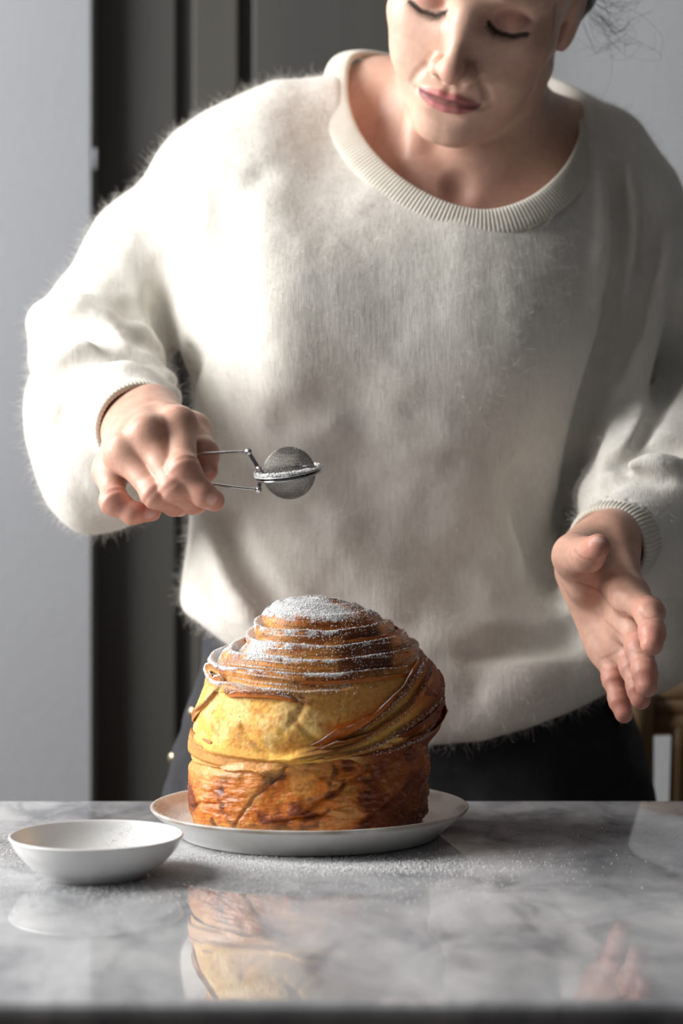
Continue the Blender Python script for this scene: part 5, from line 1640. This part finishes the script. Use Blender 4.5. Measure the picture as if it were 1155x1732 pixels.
# strands falling across the cheek, daylight on them put into the hair colour
for k in range(7):
    o_ = g.uniform(-5, 5)
    strand([pt(938 + o_, -12, 1.385), pt(936 + o_ * 0.6, 40, 1.385), pt(918 + o_ * 0.8, 110, 1.388), pt(893 + o_, 165 + o_, 1.395), pt(850 + o_ * 3, 206 + o_ * 2, 1.405)], 0.00007)
strand([pt(905, 150, 1.39), pt(890, 185, 1.395), pt(876, 222, 1.40)], 0.0001)
M_lit_strand = new_mat('lit_dark_hair', (0.20, 0.13, 0.085), 0.4)  # the dark brown hair again, coloured as if lit
lk(M_lit_strand, ramp(M_lit_strand, noise(M_lit_strand, coord(M_lit_strand), 90, 2), [(0.3, (0.15, 0.10, 0.065)), (0.7, (0.26, 0.18, 0.12))]), bsdf(M_lit_strand).inputs['Base Color'])
ls_ = st.build('loose_strands', M_lit_strand, hair)
ls_['kind'] = 'stuff'
M_lash = new_mat('black_lash', (0.012, 0.009, 0.008), 0.5)
lk(M_lash, ramp(M_lash, noise(M_lash, coord(M_lash), 200, 2), [(0.3, (0.010, 0.008, 0.007)), (0.7, (0.016, 0.012, 0.010))]), bsdf(M_lash).inputs['Base Color'])
for sg in (-1, 1):
    lm = MB()
    ls = spline(LSH, 46)
    for k in range(46):
        b_ = ls[k] * np.array([sg, 1, 1]) + np.array([0, 0.0002, 0])
        t_ = k / 45.0
        len_ = 0.0050 + 0.0035 * math.sin(math.pi * min(1, t_ * 1.1 + 0.1)) + g.uniform(-.001, .001)
        fan = sg * (t_ - 0.42) * 0.9 + g.uniform(-.12, .12)
        p1 = b_ + np.array([fan * 0.4, 0.55, -0.62]) * len_ * 0.55
        p2 = p1 + np.array([fan * 0.7, 0.85, -0.20]) * len_ * 0.5
        lm.tube(h2w(spline([b_, p1, p2], 6)), 0.00016 * np.linspace(1, 0.3, 6), 4)
    lm.build('eyelashes', M_lash, person)['kind'] = 'stuff'
    bm_ = MB()
    for k in range(150):
        t_ = g.random(); bx = 0.012 + 0.036 * t_
        bz = 0.0205 + 0.006 * math.sin(min(1, t_ * 1.5) * 1.57) - 0.004 * t_ ** 3 + g.uniform(-.0026, .0026) * (1 - 0.6 * t_)
        b_ = np.array(on(bx, bz, 0.0))
        tip_ = b_ + np.array([0.0055, -0.0012 * t_, 0.0030 - 0.004 * t_])
        tip_[1] = sf(float(tip_[0]), float(tip_[2])) + 0.0006
        mid_ = (b_ + tip_) / 2 + np.array([0, 0.0008, 0])
        bm_.tube(h2w(spline(np.array([b_, mid_, tip_]) * np.array([sg, 1, 1]), 4)), 0.00014, 3)
    bm_.build('eyebrow', M_hair, person)['kind'] = 'stuff'
# ------------------------------------------------------------------ tea strainer held over the pastry
M_steel = new_mat('stainless_steel', (0.62, 0.62, 0.63), 0.22, 1.0)
lk(M_steel, ramp(M_steel, noise(M_steel, coord(M_steel), 300, 3), [(0.3, (0.16,) * 3), (0.7, (0.30,) * 3)]), bsdf(M_steel).inputs['Roughness'])
M_wire = new_mat('dull_steel_wire', (0.34, 0.32, 0.30), 0.42, 1.0)
lk(M_wire, ramp(M_wire, noise(M_wire, coord(M_wire), 200, 3), [(0.3, (0.26, 0.245, 0.225)), (0.7, (0.42, 0.40, 0.375))]), bsdf(M_wire).inputs['Base Color'])
SC = pt(489, 800, 1.262)
tl = math.radians(8.5); tf = math.radians(11.0)
s1 = np.array([math.cos(tl), 0, math.sin(tl)])
s3 = np.array([-math.sin(tl), 0, math.cos(tl)]); s3 = s3 * math.cos(tf) + np.array([0, -1, 0]) * math.sin(tf)
s2 = np.cross(s3, s1)
SR = np.stack([s1, s2, s3], 1)
def s2w(p): return np.asarray(p) @ SR.T + SC
strainer = empty('tea_strainer', SC)
tag(strainer, 'steel mesh tea-ball strainer with wire tongs held over the pastry', 'strainer')
BR = 0.0181
def mesh_cup(sgn):
    mb = MB()
    pitch = 0.00078
    nW = int(BR / pitch)
    for ax in (0, 1):
        for k in range(-nW, nW + 1):
            o = k * pitch
            r = math.sqrt(max(BR * BR - o * o, 0))
            if r < 0.002: continue
            t = np.linspace(0.0, math.pi, max(10, int(r / BR * 40)))
            wv_ = 0.00010 * (1 if ax else -1)
            x = (r + wv_) * np.cos(t); z = sgn * (r + wv_) * np.sin(t)
            p = np.stack([x, np.full_like(x, o), z] if ax == 0 else [np.full_like(x, o), x, z], 1)
            mb.tube(s2w(p), 0.00017, 3, cap=False)
    o = mb.build('mesh_cup', M_wire, strainer)
    o['kind'] = 'stuff'
    return o
mesh_cup(1); mesh_cup(-1)
def ring(prof, name):
    mb = MB().lathe(prof, (0, 0, 0), 96)
    mb.V = [s2w(v) for v in mb.V]
    return mb.build(name, M_steel, strainer)
ring([(.0178, .0002), (.0212, .0002), (.0228, .0006), (.0238, .0012), (.0240, .0022), (.0234, .0026), (.0226, .0022), (.0214, .0016), (.0178, .0014), (.0178, .0002)], 'rim_ring')
ring([(.0178, -.0002), (.0178, -.0013), (.0212, -.0014), (.0226, -.0018), (.0234, -.0016), (.0236, -.0008), (.0228, -.0002), (.0178, -.0002)], 'rim_ring')
# powder caught inside and on the rim
g = np.random.default_rng(31)
n = 5200
r = BR * 0.95 * g.random(n) ** 0.5; a = g.random(n) * 6.283
zz_ = -np.sqrt(np.maximum((BR * 0.97) ** 2 - r * r, 0)) * (0.35 + 0.65 * g.random(n))
inner = s2w(np.stack([r * np.cos(a), r * np.sin(a), zz_], 1))
n2 = 4200
a2 = g.normal(math.pi * 1.2, 0.85, n2); r2 = 0.0190 + 0.0050 * g.random(n2)
rimp = s2w(np.stack([r2 * np.cos(a2), r2 * np.sin(a2), 0.0024 + 0.0017 * g.random(n2) ** 2 * sstep(0.0, 0.5, np.sin(a2 * 3) * 0.4 + 0.6)], 1))
n3 = 900
th3 = g.random(n3) * 6.283; ph3 = g.uniform(-0.6, 1.2, n3)
onb = s2w(BR * 1.012 * np.stack([np.cos(th3) * np.cos(ph3), np.sin(th3) * np.cos(ph3), np.sin(ph3)], 1))
allp = np.concatenate([inner[:1800], rimp, onb])
grains('icing_sugar', allp, np.concatenate([np.full(1800, 0.00028), 0.0003 + 0.00045 * g.random(n2) ** 2, 0.00016 + 0.00014 * g.random(n3)]), strainer)
# a ragged crust of powder along the rim
na, nr = 150, 9
aa = np.linspace(math.pi * 0.72, math.pi * 1.86, na)[:, None]; rr3 = np.linspace(0.0184, 0.0243, nr)[None, :]
qq = np.stack([rr3 * np.cos(aa), rr3 * np.sin(aa), 0 * aa + 0 * rr3], -1)
ee = np.sin(np.linspace(0, math.pi, nr))[None, :] ** 0.5 * np.clip(np.sin(np.linspace(0, math.pi, na)) * 3, 0, 1)[:, None]
qq[..., 2] = 0.0012 + ee * (0.0020 + 0.0016 * fbm(qq, 0.004, 3) + 0.0008 * fbm(qq + 3, 0.0012, 2))
ii, kk = np.meshgrid(np.arange(na - 1), np.arange(nr - 1), indexing='ij')
mesh_np('sugar_crust', s2w(qq.reshape(-1, 3)), np.stack([ii * nr + kk, ii * nr + kk + 1, (ii + 1) * nr + kk + 1, (ii + 1) * nr + kk], -1).reshape(-1, 4), M_sugar, strainer)
# hinges and tongs
pU0, pU1 = pt(420, 764, 1.262), pt(438, 793, 1.260)
pL0, pL1 = pt(437, 828, 1.262), pt(441, 812, 1.262)
rimA = s2w((-0.0225, -0.004, 0.001)); rimB = s2w((-0.0225, -0.004, -0.0012))
def disc(c, r, h, name):
    mb = MB().lathe([(0.0001, -h), (r * 0.9, -h), (r, -h * 0.8), (r, h * 0.8), (r * 0.9, h), (r * 0.45, h), (r * 0.42, h * 1.5), (0.0001, h * 1.6)], (0, 0, 0), 28)
    v = mb.V[0]; mb.V = [np.stack([v[:, 0], -v[:, 2], v[:, 1]], 1) + c]
    return mb.build(name, M_steel, strainer)
def bar(a, b, w, h, name):
    a, b = np.asarray(a), np.asarray(b); d = b - a; L = np.linalg.norm(d); d /= L
    n_ = np.array([0, -1.0, 0]); u_ = np.cross(d, n_); u_ /= np.linalg.norm(u_)
    V = [a + d * x * L + u_ * y * w + n_ * z * h for x in (0, 1) for y in (-1, 1) for z in (-1, 1)]
    mb = MB(); mb.add(V, [(0, 1, 3, 2), (4, 6, 7, 5), (0, 4, 5, 1), (2, 3, 7, 6), (0, 2, 6, 4), (1, 5, 7, 3)])
    return mb.build(name, M_steel, strainer, False)
disc(pU0, 0.0024, 0.0015, 'hinge'); disc(pU1, 0.0021, 0.0015, 'hinge'); disc(pL0, 0.0024, 0.0015, 'hinge')
bar(pU0, pU1, 0.0013, 0.0008, 'link_bar'); bar(pU1, rimA, 0.0012, 0.0008, 'link_bar'); bar(pL0, pL1, 0.0013, 0.0008, 'link_bar'); bar(pL1, rimB, 0.0013, 0.0008, 'link_bar')
hw = spline([pU0 + np.array([-0.001, 0, 0]), pt(385, 765, 1.266), pt(334, 769, 1.274), pt(306, 780, 1.283), pt(294, 796, 1.287), pt(308, 810, 1.282), pt(350, 817, 1.268), pt(395, 824, 1.264), pL0 + np.array([-0.001, 0, 0])], 80)
MB().tube(hw, 0.00105, 10).build('handle_wire', M_steel, strainer)
